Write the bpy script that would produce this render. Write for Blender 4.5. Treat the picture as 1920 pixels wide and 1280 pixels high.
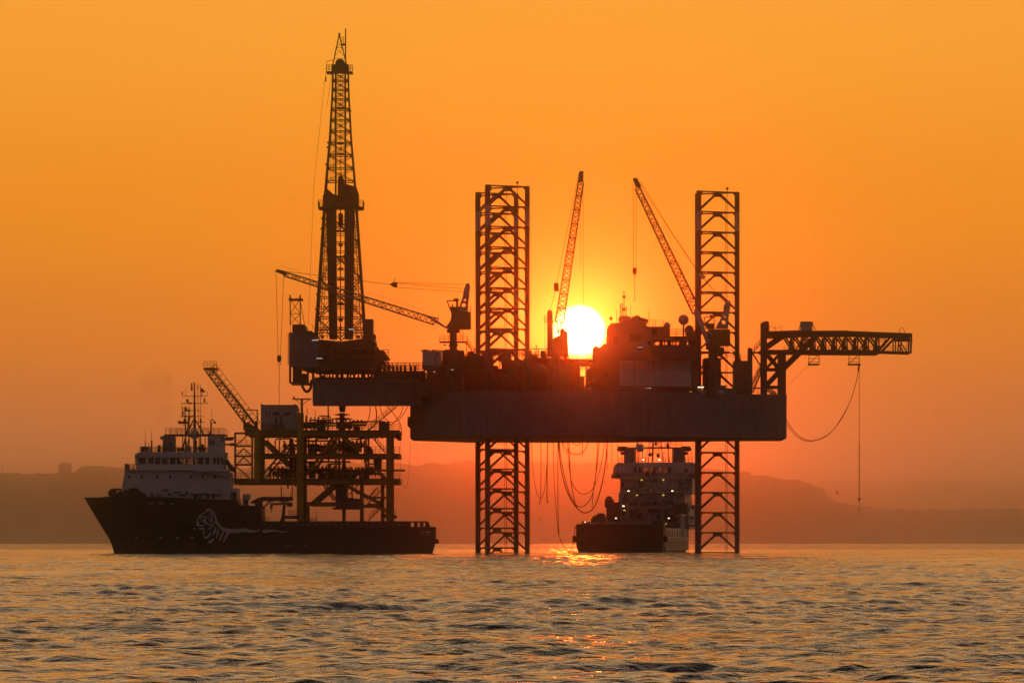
import bpy, math, random
import numpy as np
from mathutils import Vector, Matrix, Quaternion

for _o in list(bpy.data.objects):
    bpy.data.objects.remove(_o)
scene = bpy.context.scene
COL = scene.collection
R = math.radians
random.seed(7)

# ------------------------------------------------------------------ camera
EYE = 2.2                     # metres above the mean sea level
cam_d = bpy.data.cameras.new("camera")
cam = bpy.data.objects.new("camera", cam_d)
COL.objects.link(cam)
cam.location = (0, 0, EYE)
cam.rotation_euler = (R(90), 0, 0)
cam_d.sensor_width = 36
cam_d.lens = 187.5            # long telephoto, about 11 degrees wide
cam_d.shift_y = 0.19635
cam_d.clip_start = 1.0
cam_d.clip_end = 60000
scene.camera = cam

# ------------------------------------------------------------------ sky, sun, exposure
SUN_AZ = math.atan(0.0127)    # to the right of straight ahead (+Y)
SUN_EL = math.atan(0.0396)
SUN_DIR = Vector((math.sin(SUN_AZ) * math.cos(SUN_EL), math.cos(SUN_AZ) * math.cos(SUN_EL), math.sin(SUN_EL)))

world = bpy.data.worlds.new("World")
scene.world = world
world.use_nodes = True
wn = world.node_tree
wn.nodes.clear()


def wnode(kind, **kw):
    n = wn.nodes.new(kind)
    for k, v in kw.items():
        setattr(n, k, v)
    return n


def wmath(op, a, b=None, clamp=False):
    n = wnode("ShaderNodeMath", operation=op, use_clamp=clamp)
    for i, s in enumerate((a, b)):
        if s is None:
            continue
        if isinstance(s, (int, float)):
            n.inputs[i].default_value = s
        else:
            wn.links.new(s, n.inputs[i])
    return n.outputs[0]


def wramp(fac, stops, interp="EASE"):
    n = wnode("ShaderNodeValToRGB")
    n.color_ramp.interpolation = interp
    el = n.color_ramp.elements
    while len(el) > 1:
        el.remove(el[-1])
    el[0].position, el[0].color = stops[0][0], (*stops[0][1], 1)
    for p, c in stops[1:]:
        e = el.new(p)
        e.color = (*c, 1)
    wn.links.new(fac, n.inputs[0])
    return n.outputs[0]


def wmix(fac, a, b, mode="MIX"):
    n = wnode("ShaderNodeMix", data_type="RGBA", blend_type=mode)
    for s, i in ((fac, 0), (a, 6), (b, 7)):
        if isinstance(s, (int, float)):
            n.inputs[i].default_value = s
        elif isinstance(s, tuple):
            n.inputs[i].default_value = (*s, 1)
        else:
            wn.links.new(s, n.inputs[i])
    return n.outputs[2]


tc = wnode("ShaderNodeTexCoord")
sep = wnode("ShaderNodeSeparateXYZ")
wn.links.new(tc.outputs["Generated"], sep.inputs[0])
dot = wnode("ShaderNodeVectorMath", operation="DOT_PRODUCT")
wn.links.new(tc.outputs["Generated"], dot.inputs[0])
dot.inputs[1].default_value = SUN_DIR
cosang = dot.outputs["Value"]
ang = wmath("ARCCOSINE", wmath("MINIMUM", cosang, 0.9999999))      # angle from the sun
elev = wmath("MAXIMUM", sep.outputs["Z"], 0.0)
esq = wmath("POWER", elev, 0.5)                                     # sine of elevation, stretched near the horizon
# dusty western sky, from the horizon (0) to the zenith (1)
west = wramp(esq, [(0.0, (0.56, 0.165, 0.090)), (0.10, (0.58, 0.162, 0.074)), (0.16, (0.69, 0.174, 0.040)),
                   (0.20, (0.82, 0.215, 0.018)), (0.25, (0.92, 0.272, 0.014)), (0.31, (0.95, 0.345, 0.028)), (0.40, (0.88, 0.475, 0.19)),
                   (0.55, (0.68, 0.44, 0.25)), (0.75, (0.28, 0.212, 0.165)), (1.0, (0.065, 0.054, 0.054))])
# the eastern sky behind the camera, already in the earth's shadow
east = wramp(esq, [(0.0, (0.062, 0.036, 0.042)), (0.4, (0.070, 0.044, 0.050)), (1.0, (0.068, 0.055, 0.060))])
side = wramp(wmath("ADD", wmath("MULTIPLY", cosang, 0.5), 0.5),
             [(0.0, (0, 0, 0)), (0.5, (0.16, 0.16, 0.16)), (0.85, (0.62, 0.62, 0.62)), (0.985, (0.93, 0.93, 0.93)), (1.0, (1, 1, 1))], "LINEAR")
dust = wmix(side, east, west)
# a clear-air sky behind the dust
sky = wnode("ShaderNodeTexSky", sky_type="NISHITA")
sky.sun_disc = False
sky.sun_elevation = SUN_EL
sky.sun_rotation = SUN_AZ
sky.air_density = 1.6
sky.dust_density = 8.0
sky.ozone_density = 1.0
clear = wmix(1.0, sky.outputs[0], (0.010, 0.010, 0.010), "MULTIPLY")
base = wmix(1.0, dust, clear, "ADD")
# aureole round the sun, and its disc (0.54 degrees across, edges softened by the haze)
g1 = wmath("MULTIPLY", wmath("POWER", 2.718, wmath("MULTIPLY", ang, -1 / 0.0040)), 0.05)
g2 = wmath("MULTIPLY", wmath("POWER", 2.718, wmath("MULTIPLY", ang, -1 / 0.045)), 0.0)
aur = wmix(1.0, wmix(1.0, base, wmix(1.0, (1.0, 0.62, 0.20), g1, "MULTIPLY"), "ADD"),
           wmix(1.0, (1.0, 0.34, 0.02), g2, "MULTIPLY"), "ADD")
disc = wnode("ShaderNodeMapRange", interpolation_type="SMOOTHSTEP")
wn.links.new(ang, disc.inputs[0])
disc.inputs[1].default_value = 0.0054
disc.inputs[2].default_value = 0.0040
disc.inputs[3].default_value = 0.0
disc.inputs[4].default_value = 1.0
full = wmix(disc.outputs[0], aur, (24.0, 12.0, 3.0))
bg = wnode("ShaderNodeBackground")
wn.links.new(full, bg.inputs[0])
bg.inputs[1].default_value = 1.0
wo = wnode("ShaderNodeOutputWorld")
wn.links.new(bg.outputs[0], wo.inputs[0])
world.cycles.sampling_method = "MANUAL"
world.cycles.sample_map_resolution = 2048

sun_d = bpy.data.lights.new("sun", "SUN")
sun = bpy.data.objects.new("sun", sun_d)
COL.objects.link(sun)
sun.rotation_euler = (-SUN_DIR).to_track_quat("-Z", "Y").to_euler()
sun_d.energy = 0.034
sun_d.angle = R(0.53)
sun_d.color = (1.0, 0.040, 0.0)

vs = scene.view_settings
vs.view_transform = "Standard"
vs.look = "None"
vs.exposure = 0.0
vs.gamma = 1.0
vs.use_curve_mapping = False
scene.cycles.use_denoising = True
scene.cycles.max_bounces = 9
scene.cycles.diffuse_bounces = 2
scene.cycles.glossy_bounces = 3
scene.cycles.transmission_bounces = 3
scene.cycles.transparent_max_bounces = 8
scene.cycles.volume_bounces = 4
scene.cycles.sample_clamp_indirect = 4.0
scene.cycles.caustics_reflective = True
scene.cycles.caustics_refractive = False

# ------------------------------------------------------------------ helpers
OFF = {}


def at(x, y, Y=1100.0):
    """Survey-drawing coordinates (0.1 mrad units seen from the shore) and a range in metres -> a point in metres."""
    return Vector(((x - 960) * 1e-4 * Y, Y, EYE + (1017 - y) * 1e-4 * Y))


def meta(o, label=None, cat=None, group=None, kind=None):
    if label:
        o["label"] = label
    if cat:
        o["category"] = cat
    if group:
        o["group"] = group
    if kind:
        o["kind"] = kind
    return o


def thing(name, label, cat, loc=(0, 0, 0), rotz=0.0, group=None, local=False):
    o = bpy.data.objects.new(name, None)
    o.empty_display_size = 0.5
    COL.objects.link(o)
    o.location = loc
    o.rotation_euler = (0, 0, rotz)
    OFF[o] = Vector((0, 0, 0)) if local else Vector(loc)
    return meta(o, label, cat, group)


def kids(o):
    return [c for c in COL.objects if c.parent == o]


class MB:
    """Collects simple solids and links them as one mesh object."""

    def __init__(self):
        self.v, self.f = [], []

    def add(self, vs_, fs):
        n = len(self.v)
        self.v.extend([tuple(p) for p in vs_])
        self.f.extend([tuple(i + n for i in f) for f in fs])
        return self

    def box(self, x0, x1, y0, y1, z0, z1):
        return self.add([(x0, y0, z0), (x1, y0, z0), (x1, y1, z0), (x0, y1, z0), (x0, y0, z1), (x1, y0, z1), (x1, y1, z1), (x0, y1, z1)],
                        [(0, 3, 2, 1), (4, 5, 6, 7), (0, 1, 5, 4), (1, 2, 6, 5), (2, 3, 7, 6), (3, 0, 4, 7)])

    def pbox(self, xa, ya, xb, yb, Y0, Y1, Yr=None):
        """A box whose front face lies between two drawing points at range Yr, from depth Y0 to Y1."""
        Yr = Yr or Y0
        p, q = at(xa, ya, Yr), at(xb, yb, Yr)
        return self.box(min(p.x, q.x), max(p.x, q.x), Y0, Y1, min(p.z, q.z), max(p.z, q.z))

    def beam(self, p, q, w, h=None, up=None):
        p, q = Vector(p), Vector(q)
        h = h or w
        d = q - p
        if d.length < 1e-6:
            return self
        d.normalize()
        up = Vector(up) if up else (Vector((0, 1, 0)) if abs(d.y) < 0.9 else Vector((0, 0, 1)))
        s = d.cross(up).normalized()
        u = s.cross(d).normalized()
        c = []
        for e in (p, q):
            for a, b in ((-1, -1), (1, -1), (1, 1), (-1, 1)):
                c.append(e + s * (a * w / 2) + u * (b * h / 2))
        return self.add(c, [(3, 2, 1, 0), (4, 5, 6, 7), (0, 1, 5, 4), (1, 2, 6, 5), (2, 3, 7, 6), (3, 0, 4, 7)])

    def tube(self, p, q, r, n=6, r2=None):
        return self.path([p, q], [r, r if r2 is None else r2], n)

    def path(self, pts, r, n=6):
        pts = [Vector(p) for p in pts]
        k = len(pts)
        rs = r if isinstance(r, (list, tuple)) else [r] * k
        t0 = (pts[1] - pts[0]).normalized()
        a = Vector((0, 0, 1)) if abs(t0.z) < 0.9 else Vector((1, 0, 0))
        s = t0.cross(a).normalized()
        vv, ff = [], []
        for i in range(k):
            t = (pts[min(i + 1, k - 1)] - pts[max(i - 1, 0)])
            t = t.normalized() if t.length > 1e-9 else t0
            s = (s - t * s.dot(t))
            s = s.normalized() if s.length > 1e-6 else t.orthogonal().normalized()
            b = t.cross(s)
            for j in range(n):
                th = 2 * math.pi * j / n
                vv.append(pts[i] + (s * math.cos(th) + b * math.sin(th)) * rs[i])
        for i in range(k - 1):
            for j in range(n):
                ff.append((i * n + j, i * n + (j + 1) % n, (i + 1) * n + (j + 1) % n, (i + 1) * n + j))
        ff.append(tuple(range(n - 1, -1, -1)))
        ff.append(tuple((k - 1) * n + j for j in range(n)))
        return self.add(vv, ff)

    def prism(self, pts, y0, y1):
        """Outline in the XZ plane (list of (x, z)) given thickness from y0 to y1."""
        n = len(pts)
        vv = [(x, y0, z) for x, z in pts] + [(x, y1, z) for x, z in pts]
        ff = [tuple(range(n)), tuple(range(2 * n - 1, n - 1, -1))]
        ff += [(i, i + n, (i + 1) % n + n, (i + 1) % n) for i in range(n)]
        return self.add(vv, ff)

    def pprism(self, pts, Y0, Y1, Yr=None):
        Yr = Yr or Y0
        return self.prism([(at(x, y, Yr).x, at(x, y, Yr).z) for x, y in pts], Y0, Y1)

    def plan(self, pts, z0, z1):
        """Outline in the XY plane given height from z0 to z1."""
        n = len(pts)
        vv = [(x, y, z0) for x, y in pts] + [(x, y, z1) for x, y in pts]
        ff = [tuple(range(n - 1, -1, -1)), tuple(range(n, 2 * n))]
        ff += [(i, (i + 1) % n, (i + 1) % n + n, i + n) for i in range(n)]
        return self.add(vv, ff)

    def sphere(self, c, r, n=12, m=8, sz=1.0):
        c = Vector(c)
        vv = [c + Vector((0, 0, -r * sz))]
        for i in range(1, m):
            ph = -math.pi / 2 + math.pi * i / m
            for j in range(n):
                th = 2 * math.pi * j / n
                vv.append(c + Vector((r * math.cos(ph) * math.cos(th), r * math.cos(ph) * math.sin(th), r * sz * math.sin(ph))))
        vv.append(c + Vector((0, 0, r * sz)))
        ff = []
        for j in range(n):
            ff.append((0, 1 + (j + 1) % n, 1 + j))
            for i in range(m - 2):
                a = 1 + i * n
                ff.append((a + j, a + (j + 1) % n, a + n + (j + 1) % n, a + n + j))
            a = 1 + (m - 2) * n
            ff.append((a + j, a + (j + 1) % n, len(vv) - 1))
        return self.add(vv, ff)

    def drum(self, c, axis, r, length, n=14):
        c, a = Vector(c), Vector(axis).normalized()
        return self.tube(c - a * length / 2, c + a * length / 2, r, n)

    def rail(self, pts, h=1.1, gap=1.5, r=0.04, bars=3):
        """A guard rail along a polyline of floor points."""
        pts = [Vector(p) for p in pts]
        up = Vector((0, 0, 1))
        for a, b in zip(pts, pts[1:]):
            k = max(1, round((b - a).length / gap))
            for i in range(k + 1):
                p = a.lerp(b, i / k)
                self.beam(p, p + up * h, r * 2)
            for j in range(1, bars + 1):
                self.beam(a + up * h * j / bars, b + up * h * j / bars, r * 1.8)
        return self

    def stair(self, p, q, w=0.9, n=10, depth=(0, 1, 0)):
        p, q, s = Vector(p), Vector(q), Vector(depth).normalized() * w / 2
        up = Vector((0, 0, 1))
        for sg in (-1, 1):
            self.beam(p + s * sg, q + s * sg, 0.22, 0.06)
            for hh in (0.55, 1.05):
                self.beam(p + s * sg + up * hh, q + s * sg + up * hh, 0.07)
            for i in range(4):
                e = p.lerp(q, (i + 0.5) / 4) + s * sg
                self.beam(e, e + up * 1.05, 0.07)
        for i in range(1, n):
            e = p.lerp(q, i / n)
            self.box(e.x - 0.14, e.x + 0.14, e.y - w / 2, e.y + w / 2, e.z - 0.03, e.z + 0.03)
        return self

    def ladder(self, p, q, w=0.5, gap=0.4, side=(1, 0, 0)):
        p, q, s = Vector(p), Vector(q), Vector(side) * w / 2
        self.beam(p - s, q - s, 0.07)
        self.beam(p + s, q + s, 0.07)
        k = max(2, int((q - p).length / gap))
        for i in range(1, k):
            e = p.lerp(q, i / k)
            self.beam(e - s, e + s, 0.05)
        return self

    def build(self, name, mat, parent=None, smooth=False, kind=None, label=None):
        off = OFF.get(parent, Vector((0, 0, 0)))
        me = bpy.data.meshes.new(name)
        if off.length:
            vv = (np.array(self.v, dtype=np.float64) - np.array(off)).tolist()
        else:
            vv = self.v
        me.from_pydata(vv, [], self.f)
        me.materials.append(mat)
        if smooth:
            me.polygons.foreach_set("use_smooth", [True] * len(me.polygons))
        me.update()
        o = bpy.data.objects.new(name, me)
        COL.objects.link(o)
        o.parent = parent
        OFF[o] = off
        if kind:
            o["kind"] = kind
        if label:
            o["label"] = label
        return o


def clone(o, parent=None):
    c = o.copy()
    COL.objects.link(c)
    c.parent = parent
    OFF[c] = OFF.get(o, Vector((0, 0, 0)))
    return c


def clone_tree(root):
    r = clone(root)
    for ch in kids(root):
        c = clone(ch, r)
        for g in kids(ch):
            clone(g, c)
    return r


def one(mb, name, mat, label, cat, group=None, smooth=False, kind=None):
    """A thing that is a single mesh, its origin moved to its base."""
    a = np.array(mb.v)
    base = Vector(((a[:, 0].min() + a[:, 0].max()) / 2, (a[:, 1].min() + a[:, 1].max()) / 2, a[:, 2].min()))
    mb.v = (a - np.array(base)).tolist()
    o = mb.build(name, mat, None, smooth)
    o.location = base
    OFF[o] = base
    return meta(o, label, cat, group, kind)


def lattice(p, q, w0, w1, d0, d1, bays, up=(0, 0, 1), r=0.09, rl=0.05, taper=None):
    """Four chords (list of corner pairs) and lacing of a box boom from p to q. Returns (four chord MBs, lacing MB)."""
    p, q = Vector(p), Vector(q)
    d = (q - p).normalized()
    u = Vector(up)
    u = (u - d * u.dot(d)).normalized()
    s = d.cross(u).normalized()
    taper = taper or (lambda t: 1.0)
    cs = ((-1, -1), (1, -1), (1, 1), (-1, 1))

    def pt(t, c):
        k = taper(t)
        return p.lerp(q, t) + s * (c[0] * k * (w0 + (w1 - w0) * t) / 2) + u * (c[1] * k * (d0 + (d1 - d0) * t) / 2)

    ts = [i / bays for i in range(bays + 1)]
    chords = []
    for c in cs:
        m = MB()
        m.path([pt(t, c) for t in ts], r, 5)
        chords.append(m)
    lace = MB()
    for i in range(bays):
        for k in range(4):
            a, b = cs[k], cs[(k + 1) % 4]
            if (i + k) % 2:
                a, b = b, a
            lace.beam(pt(ts[i], a), pt(ts[i + 1], b), rl * 2)
            if i % 3 == 0:
                lace.beam(pt(ts[i], a), pt(ts[i], b), rl * 2)
    return chords, lace


# ------------------------------------------------------------------ materials
def nodes_of(m):
    m.use_nodes = True
    return m.node_tree


def paint(name, col, rough=0.55, metal=0.0, var=0.3, scale=0.35, rust=0.0, streak=0.0, spec=0.35):
    m = bpy.data.materials.new(name)
    nt = nodes_of(m)
    b = nt.nodes["Principled BSDF"]
    b.inputs["Roughness"].default_value = rough
    b.inputs["Metallic"].default_value = metal
    b.inputs["Specular IOR Level"].default_value = spec
    co = nt.nodes.new("ShaderNodeTexCoord")
    nz = nt.nodes.new("ShaderNodeTexNoise")
    nz.inputs["Scale"].default_value = scale
    nz.inputs["Detail"].default_value = 6
    nz.inputs["Roughness"].default_value = 0.65
    nt.links.new(co.outputs["Object"], nz.inputs["Vector"])
    rp = nt.nodes.new("ShaderNodeValToRGB")
    rp.color_ramp.elements[0].position = 0.3
    rp.color_ramp.elements[1].position = 0.7
    rp.color_ramp.elements[0].color = (*[c * (1 - var) for c in col], 1)
    rp.color_ramp.elements[1].color = (*[min(1, c * (1 + var * 0.6)) for c in col], 1)
    nt.links.new(nz.outputs[0], rp.inputs[0])
    out = rp.outputs[0]
    if rust or streak:
        mp = nt.nodes.new("ShaderNodeMapping")
        mp.inputs["Scale"].default_value = (1.3, 1.3, 0.12)
        nt.links.new(co.outputs["Object"], mp.inputs[0])
        n2 = nt.nodes.new("ShaderNodeTexNoise")
        n2.inputs["Scale"].default_value = 1.0
        n2.inputs["Detail"].default_value = 5
        nt.links.new(mp.outputs[0], n2.inputs["Vector"])
        r2 = nt.nodes.new("ShaderNodeValToRGB")
        r2.color_ramp.elements[0].position = 0.55
        r2.color_ramp.elements[1].position = 0.75
        r2.color_ramp.elements[0].color = (0, 0, 0, 1)
        k = max(rust, streak)
        r2.color_ramp.elements[1].color = (k, k, k, 1)
        nt.links.new(n2.outputs[0], r2.inputs[0])
        mx = nt.nodes.new("ShaderNodeMix")
        mx.data_type = "RGBA"
        nt.links.new(r2.outputs[0], mx.inputs[0])
        nt.links.new(out, mx.inputs[6])
        mx.inputs[7].default_value = (0.11, 0.045, 0.02, 1) if rust else (*[c * 0.35 for c in col], 1)
        out = mx.outputs[2]
    nt.links.new(out, b.inputs["Base Color"])
    return m


def lamp_mat(name, col, strength):
    m = bpy.data.materials.new(name)
    nt = nodes_of(m)
    b = nt.nodes["Principled BSDF"]
    b.inputs["Base Color"].default_value = (0.8, 0.8, 0.8, 1)
    b.inputs["Emission Color"].default_value = (*col, 1)
    b.inputs["Emission Strength"].default_value = strength
    return m


def pane_mat(name):
    m = bpy.data.materials.new(name)
    nt = nodes_of(m)
    nt.nodes.clear()
    o = nt.nodes.new("ShaderNodeOutputMaterial")
    t = nt.nodes.new("ShaderNodeBsdfTransparent")
    t.inputs[0].default_value = (0.72, 0.72, 0.70, 1)
    g = nt.nodes.new("ShaderNodeBsdfGlossy")
    g.inputs["Roughness"].default_value = 0.05
    fr = nt.nodes.new("ShaderNodeFresnel")
    mx = nt.nodes.new("ShaderNodeMixShader")
    nt.links.new(fr.outputs[0], mx.inputs[0])
    nt.links.new(t.outputs[0], mx.inputs[1])
    nt.links.new(g.outputs[0], mx.inputs[2])
    nt.links.new(mx.outputs[0], o.inputs[0])
    return m


M = {
    "steel": paint("dark_steel", (0.055, 0.05, 0.05), 0.6, rust=0.5),
    "legs": paint("leg_steel", (0.10, 0.075, 0.065), 0.6, rust=0.7),
    "band": paint("white_leg_band", (0.46, 0.44, 0.44), 0.6, rust=0.3),
    "hull": paint("rig_hull_grey", (0.17, 0.165, 0.175), 0.55, var=0.25, scale=0.12, streak=0.6),
    "deck": paint("deck_machinery", (0.11, 0.085, 0.075), 0.6, rust=0.4),
    "red": paint("red_oxide", (0.17, 0.045, 0.03), 0.6, rust=0.3),
    "grey": paint("light_grey_paint", (0.40, 0.40, 0.41), 0.5, streak=0.3),
    "white": paint("off_white_paint", (0.58, 0.56, 0.56), 0.45, var=0.15, streak=0.25),
    "blue": paint("blue_grey_cladding", (0.13, 0.13, 0.19), 0.5, streak=0.4),
    "olive": paint("olive_yellow_paint", (0.22, 0.17, 0.03), 0.5, streak=0.3),
    "yellow": paint("yellow_paint", (0.42, 0.27, 0.03), 0.5, streak=0.4),
    "yellowdull": paint("worn_yellow_paint", (0.23, 0.15, 0.022), 0.55, rust=0.5),
    "shiphull": paint("black_ship_hull", (0.012, 0.012, 0.015), 0.5, var=0.35, scale=0.2, rust=0.15),
    "hose": paint("black_rubber", (0.02, 0.02, 0.02), 0.7),
    "rope": paint("wire_rope", (0.05, 0.045, 0.04), 0.6),
    "glassdark": paint("dark_window", (0.015, 0.015, 0.018), 0.12, var=0.1, spec=0.5),
    "pane": pane_mat("clear_window"),
    "emblem": paint("white_emblem", (0.50, 0.49, 0.49), 0.5, var=0.2),
    "lampw": lamp_mat("white_lamp", (1.0, 0.80, 0.48), 3.6),
    "lampy": lamp_mat("yellow_lamp", (1.0, 0.70, 0.12), 0.75),
    "lampd": lamp_mat("dim_tube_lamp", (0.95, 0.88, 0.8), 0.55),
    "skin": paint("skin", (0.35, 0.2, 0.13), 0.5),
    "overall": paint("overall", (0.05, 0.04, 0.05), 0.8),
    "flag": paint("red_flag", (0.20, 0.03, 0.03), 0.8),
    "gull": paint("gull_grey", (0.18, 0.17, 0.16), 0.8),
}

# ================================================================== the setting: sea, hills, haze
def build_sea():
    rng = np.random.default_rng(11)
    # ring spacing grows with distance; columns are dense where the sea is seen
    rs = [6.0]
    while rs[-1] < 20500:
        r_ = rs[-1]
        if r_ < 66:
            d = 3.0
        elif r_ < 170:
            d = 0.16
        elif r_ < 600:
            d = 0.16 + (r_ - 170) * 0.00085
        elif r_ < 1700:
            d = 0.53 + (r_ - 600) * 0.0026
        else:
            d = r_ * 0.02
        rs.append(r_ + d)
    rs = np.array(rs)
    dr = np.gradient(rs)
    fine = np.linspace(-0.130, 0.130, 400)
    coarse = np.concatenate([np.linspace(0.14, 0.5, 12), np.linspace(0.6, math.pi, 26)])
    th = np.concatenate([-coarse[::-1], fine, coarse])
    dth = np.gradient(th)
    nr, nt = len(rs), len(th)
    RR, TT = np.meshgrid(rs, th, indexing="ij")
    RR, TT = RR.astype(np.float32), TT.astype(np.float32)
    X, Y = RR * np.sin(TT), RR * np.cos(TT)
    res = np.maximum(dr[:, None], RR * dth[None, :] * 0.8)
    Z = np.zeros_like(X)
    DX = np.zeros_like(X)
    DY = np.zeros_like(X)
    waves = []
    for lam, slope, n, spread in ((34, 0.012, 5, 0.5), (17, 0.024, 6, 0.4), (8.5, 0.037, 8, 0.45), (4.6, 0.038, 10, 0.5), (2.5, 0.044, 14, 0.5),
                                  (1.5, 0.074, 20, 0.6), (0.92, 0.092, 22, 0.75), (0.56, 0.085, 16, 0.95)):
        for _ in range(n):
            l = lam * math.exp(rng.normal(0, 0.2))
            a = -math.pi / 2 + 0.25 + rng.normal(0, spread)      # travelling towards the shore
            amp = slope / math.sqrt(n) * l / (2 * math.pi) * 1.2
            waves.append((l, a, amp, rng.uniform(0, 2 * math.pi)))
    # gusts: patches of rougher and smoother water
    gust = np.zeros_like(X)
    for _ in range(10):
        l = 28 * math.exp(rng.normal(0, 0.5))
        a = rng.uniform(0, 2 * math.pi)
        gust += np.sin(2 * math.pi / l * (X * math.cos(a) + Y * 0.5 * math.sin(a)) + rng.uniform(0, 6.28))
    gust = np.clip(1.0 + 0.13 * gust, 0.6, 1.45)
    for l, a, amp, ph in waves:
        k = 2 * math.pi / l
        att = np.clip((l / (2.2 * res) - 0.6) / 0.8, 0, 1).astype(np.float32)
        if not att.any():
            continue
        p = np.float32(k * math.cos(a)) * X + np.float32(k * math.sin(a)) * Y + np.float32(ph)
        g = att * np.float32(amp) * (gust if l < 6 else 1.0)
        s = np.sin(p)
        c = np.cos(p)
        Z += g * s
        DX -= g * c * math.cos(a) * 0.8
        DY -= g * c * math.sin(a) * 0.8
    X, Y = X + DX, Y + DY
    co = np.stack([X, Y, Z], -1).reshape(-1, 3)
    i = np.arange(nr - 1)[:, None] * nt + np.arange(nt - 1)[None, :]
    q = np.stack([i, i + 1, i + nt + 1, i + nt], -1).reshape(-1, 4)[:, ::-1]
    # close the seam behind and the hole under the eye
    j = np.arange(nr - 1) * nt
    seam = np.stack([j + nt - 1, j, j + nt, j + 2 * nt - 1], -1)[:, ::-1]
    q = np.concatenate([q, seam])
    me = bpy.data.meshes.new("sea")
    nq = len(q)
    me.vertices.add(len(co))
    me.vertices.foreach_set("co", co.astype(np.float32).ravel())
    me.loops.add(nq * 4 + nt)
    me.polygons.add(nq + 1)
    me.loops.foreach_set("vertex_index", np.concatenate([q.ravel(), np.arange(nt)]).astype(np.int32))
    me.polygons.foreach_set("loop_start", (np.arange(nq + 1) * 4).astype(np.int32))
    me.polygons.foreach_set("use_smooth", np.ones(nq + 1, dtype=bool))
    me.update(calc_edges=True)
    me.validate()
    m = bpy.data.materials.new("sea_water")
    nt_ = nodes_of(m)
    b = nt_.nodes["Principled BSDF"]
    b.inputs["Base Color"].default_value = (0.012, 0.014, 0.014, 1)
    b.inputs["Roughness"].default_value = 0.045
    b.inputs["IOR"].default_value = 1.333
    co_ = nt_.nodes.new("ShaderNodeTexCoord")
    last = None
    # gust patches roughen and smooth the ripples
    gp = nt_.nodes.new("ShaderNodeMapping")
    gp.inputs["Scale"].default_value = (0.03, 0.012, 1)
    nt_.links.new(co_.outputs["Object"], gp.inputs[0])
    gn = nt_.nodes.new("ShaderNodeTexNoise")
    gn.inputs["Scale"].default_value = 1.0
    gn.inputs["Detail"].default_value = 5
    gn.inputs["Roughness"].default_value = 0.7
    nt_.links.new(gp.outputs[0], gn.inputs["Vector"])
    gm = nt_.nodes.new("ShaderNodeMapRange")
    gm.inputs[1].default_value = 0.35
    gm.inputs[2].default_value = 0.65
    gm.inputs[3].default_value = 0.45
    gm.inputs[4].default_value = 1.9
    nt_.links.new(gn.outputs[0], gm.inputs[0])
    for sc, strn, dist, st in ((0.55, 0.6, 0.34, (1, 1.6, 1)), (2.4, 0.7, 0.11, (1, 1.5, 1)), (8.0, 0.6, 0.03, (1, 1.3, 1))):
        mp = nt_.nodes.new("ShaderNodeMapping")
        mp.inputs["Scale"].default_value = st
        nt_.links.new(co_.outputs["Object"], mp.inputs[0])
        nz = nt_.nodes.new("ShaderNodeTexNoise")
        nz.inputs["Scale"].default_value = sc
        nz.inputs["Detail"].default_value = 3
        nz.inputs["Distortion"].default_value = 0.6
        nt_.links.new(mp.outputs[0], nz.inputs["Vector"])
        bp = nt_.nodes.new("ShaderNodeBump")
        gx = nt_.nodes.new("ShaderNodeMath")
        gx.operation = "MULTIPLY"
        gx.use_clamp = True
        nt_.links.new(gm.outputs[0], gx.inputs[0])
        gx.inputs[1].default_value = strn
        nt_.links.new(gx.outputs[0], bp.inputs["Strength"])
        bp.inputs["Distance"].default_value = dist
        nt_.links.new(nz.outputs[0], bp.inputs["Height"])
        if last:
            nt_.links.new(last.outputs[0], bp.inputs["Normal"])
        last = bp
    nt_.links.new(last.outputs[0], b.inputs["Normal"])
    me.materials.append(m)
    o = bpy.data.objects.new("sea", me)
    COL.objects.link(o)
    meta(o, "rippled open sea reflecting the amber evening sky", "sea", kind="structure")
    return o


build_sea()

M["land"] = paint("wooded_hillside", (0.045, 0.042, 0.025), 0.9, var=0.5, scale=0.01)


def ridge(name, crest, Yc, depth, label, seed, bump=2.0):
    """A wooded coastal ridge: shore, slope, crest with tree tops, back slope."""
    rng = random.Random(seed)
    xs = []
    x = crest[0][0]
    while x <= crest[-1][0]:
        xs.append(x)
        x += 2.2
    cy = np.interp(xs, [c[0] for c in crest], [c[1] for c in crest])
    n = len(xs)
    noise = np.zeros(n)
    for lam, a in ((60, 1.0), (23, 0.8), (9, 0.7), (4.5, 0.6)):
        ph = rng.uniform(0, 6.28)
        w = np.array([math.sin(2 * math.pi * xx / (lam * (1 + 0.15 * math.sin(xx * 0.013 + ph))) + ph) for xx in xs])
        noise += np.maximum(w, -0.3) * a * bump * 0.5
    rows = []
    prof = ((-1.0, 0.0), (-0.75, 0.28), (-0.5, 0.55), (-0.28, 0.78), (-0.1, 0.94), (0.0, 1.0), (0.35, 0.8), (1.0, 0.0))
    for k, (d, h) in enumerate(prof):
        row = []
        for i, xx in enumerate(xs):
            p = at(xx, cy[i] - (noise[i] if k in (4, 5) else 0), Yc)
            z = p.z * h + (4 * math.sin(xx * 0.021 + k * 2.1) + 2.5 * math.sin(xx * 0.057 + k) if 0 < k < 4 else 0)
            row.append((p.x, Yc + d * depth, z if 0 < k < len(prof) - 1 else -2.0))
        rows.append(row)
    mb = MB()
    vv = [p for r_ in rows for p in r_]
    ff = [(k * n + i, k * n + i + 1, (k + 1) * n + i + 1, (k + 1) * n + i) for k in range(len(rows) - 1) for i in range(n - 1)]
    mb.add(vv, ff)
    o = mb.build(name, M["land"])
    meta(o, label, "hills", kind="structure")
    return o


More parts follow.
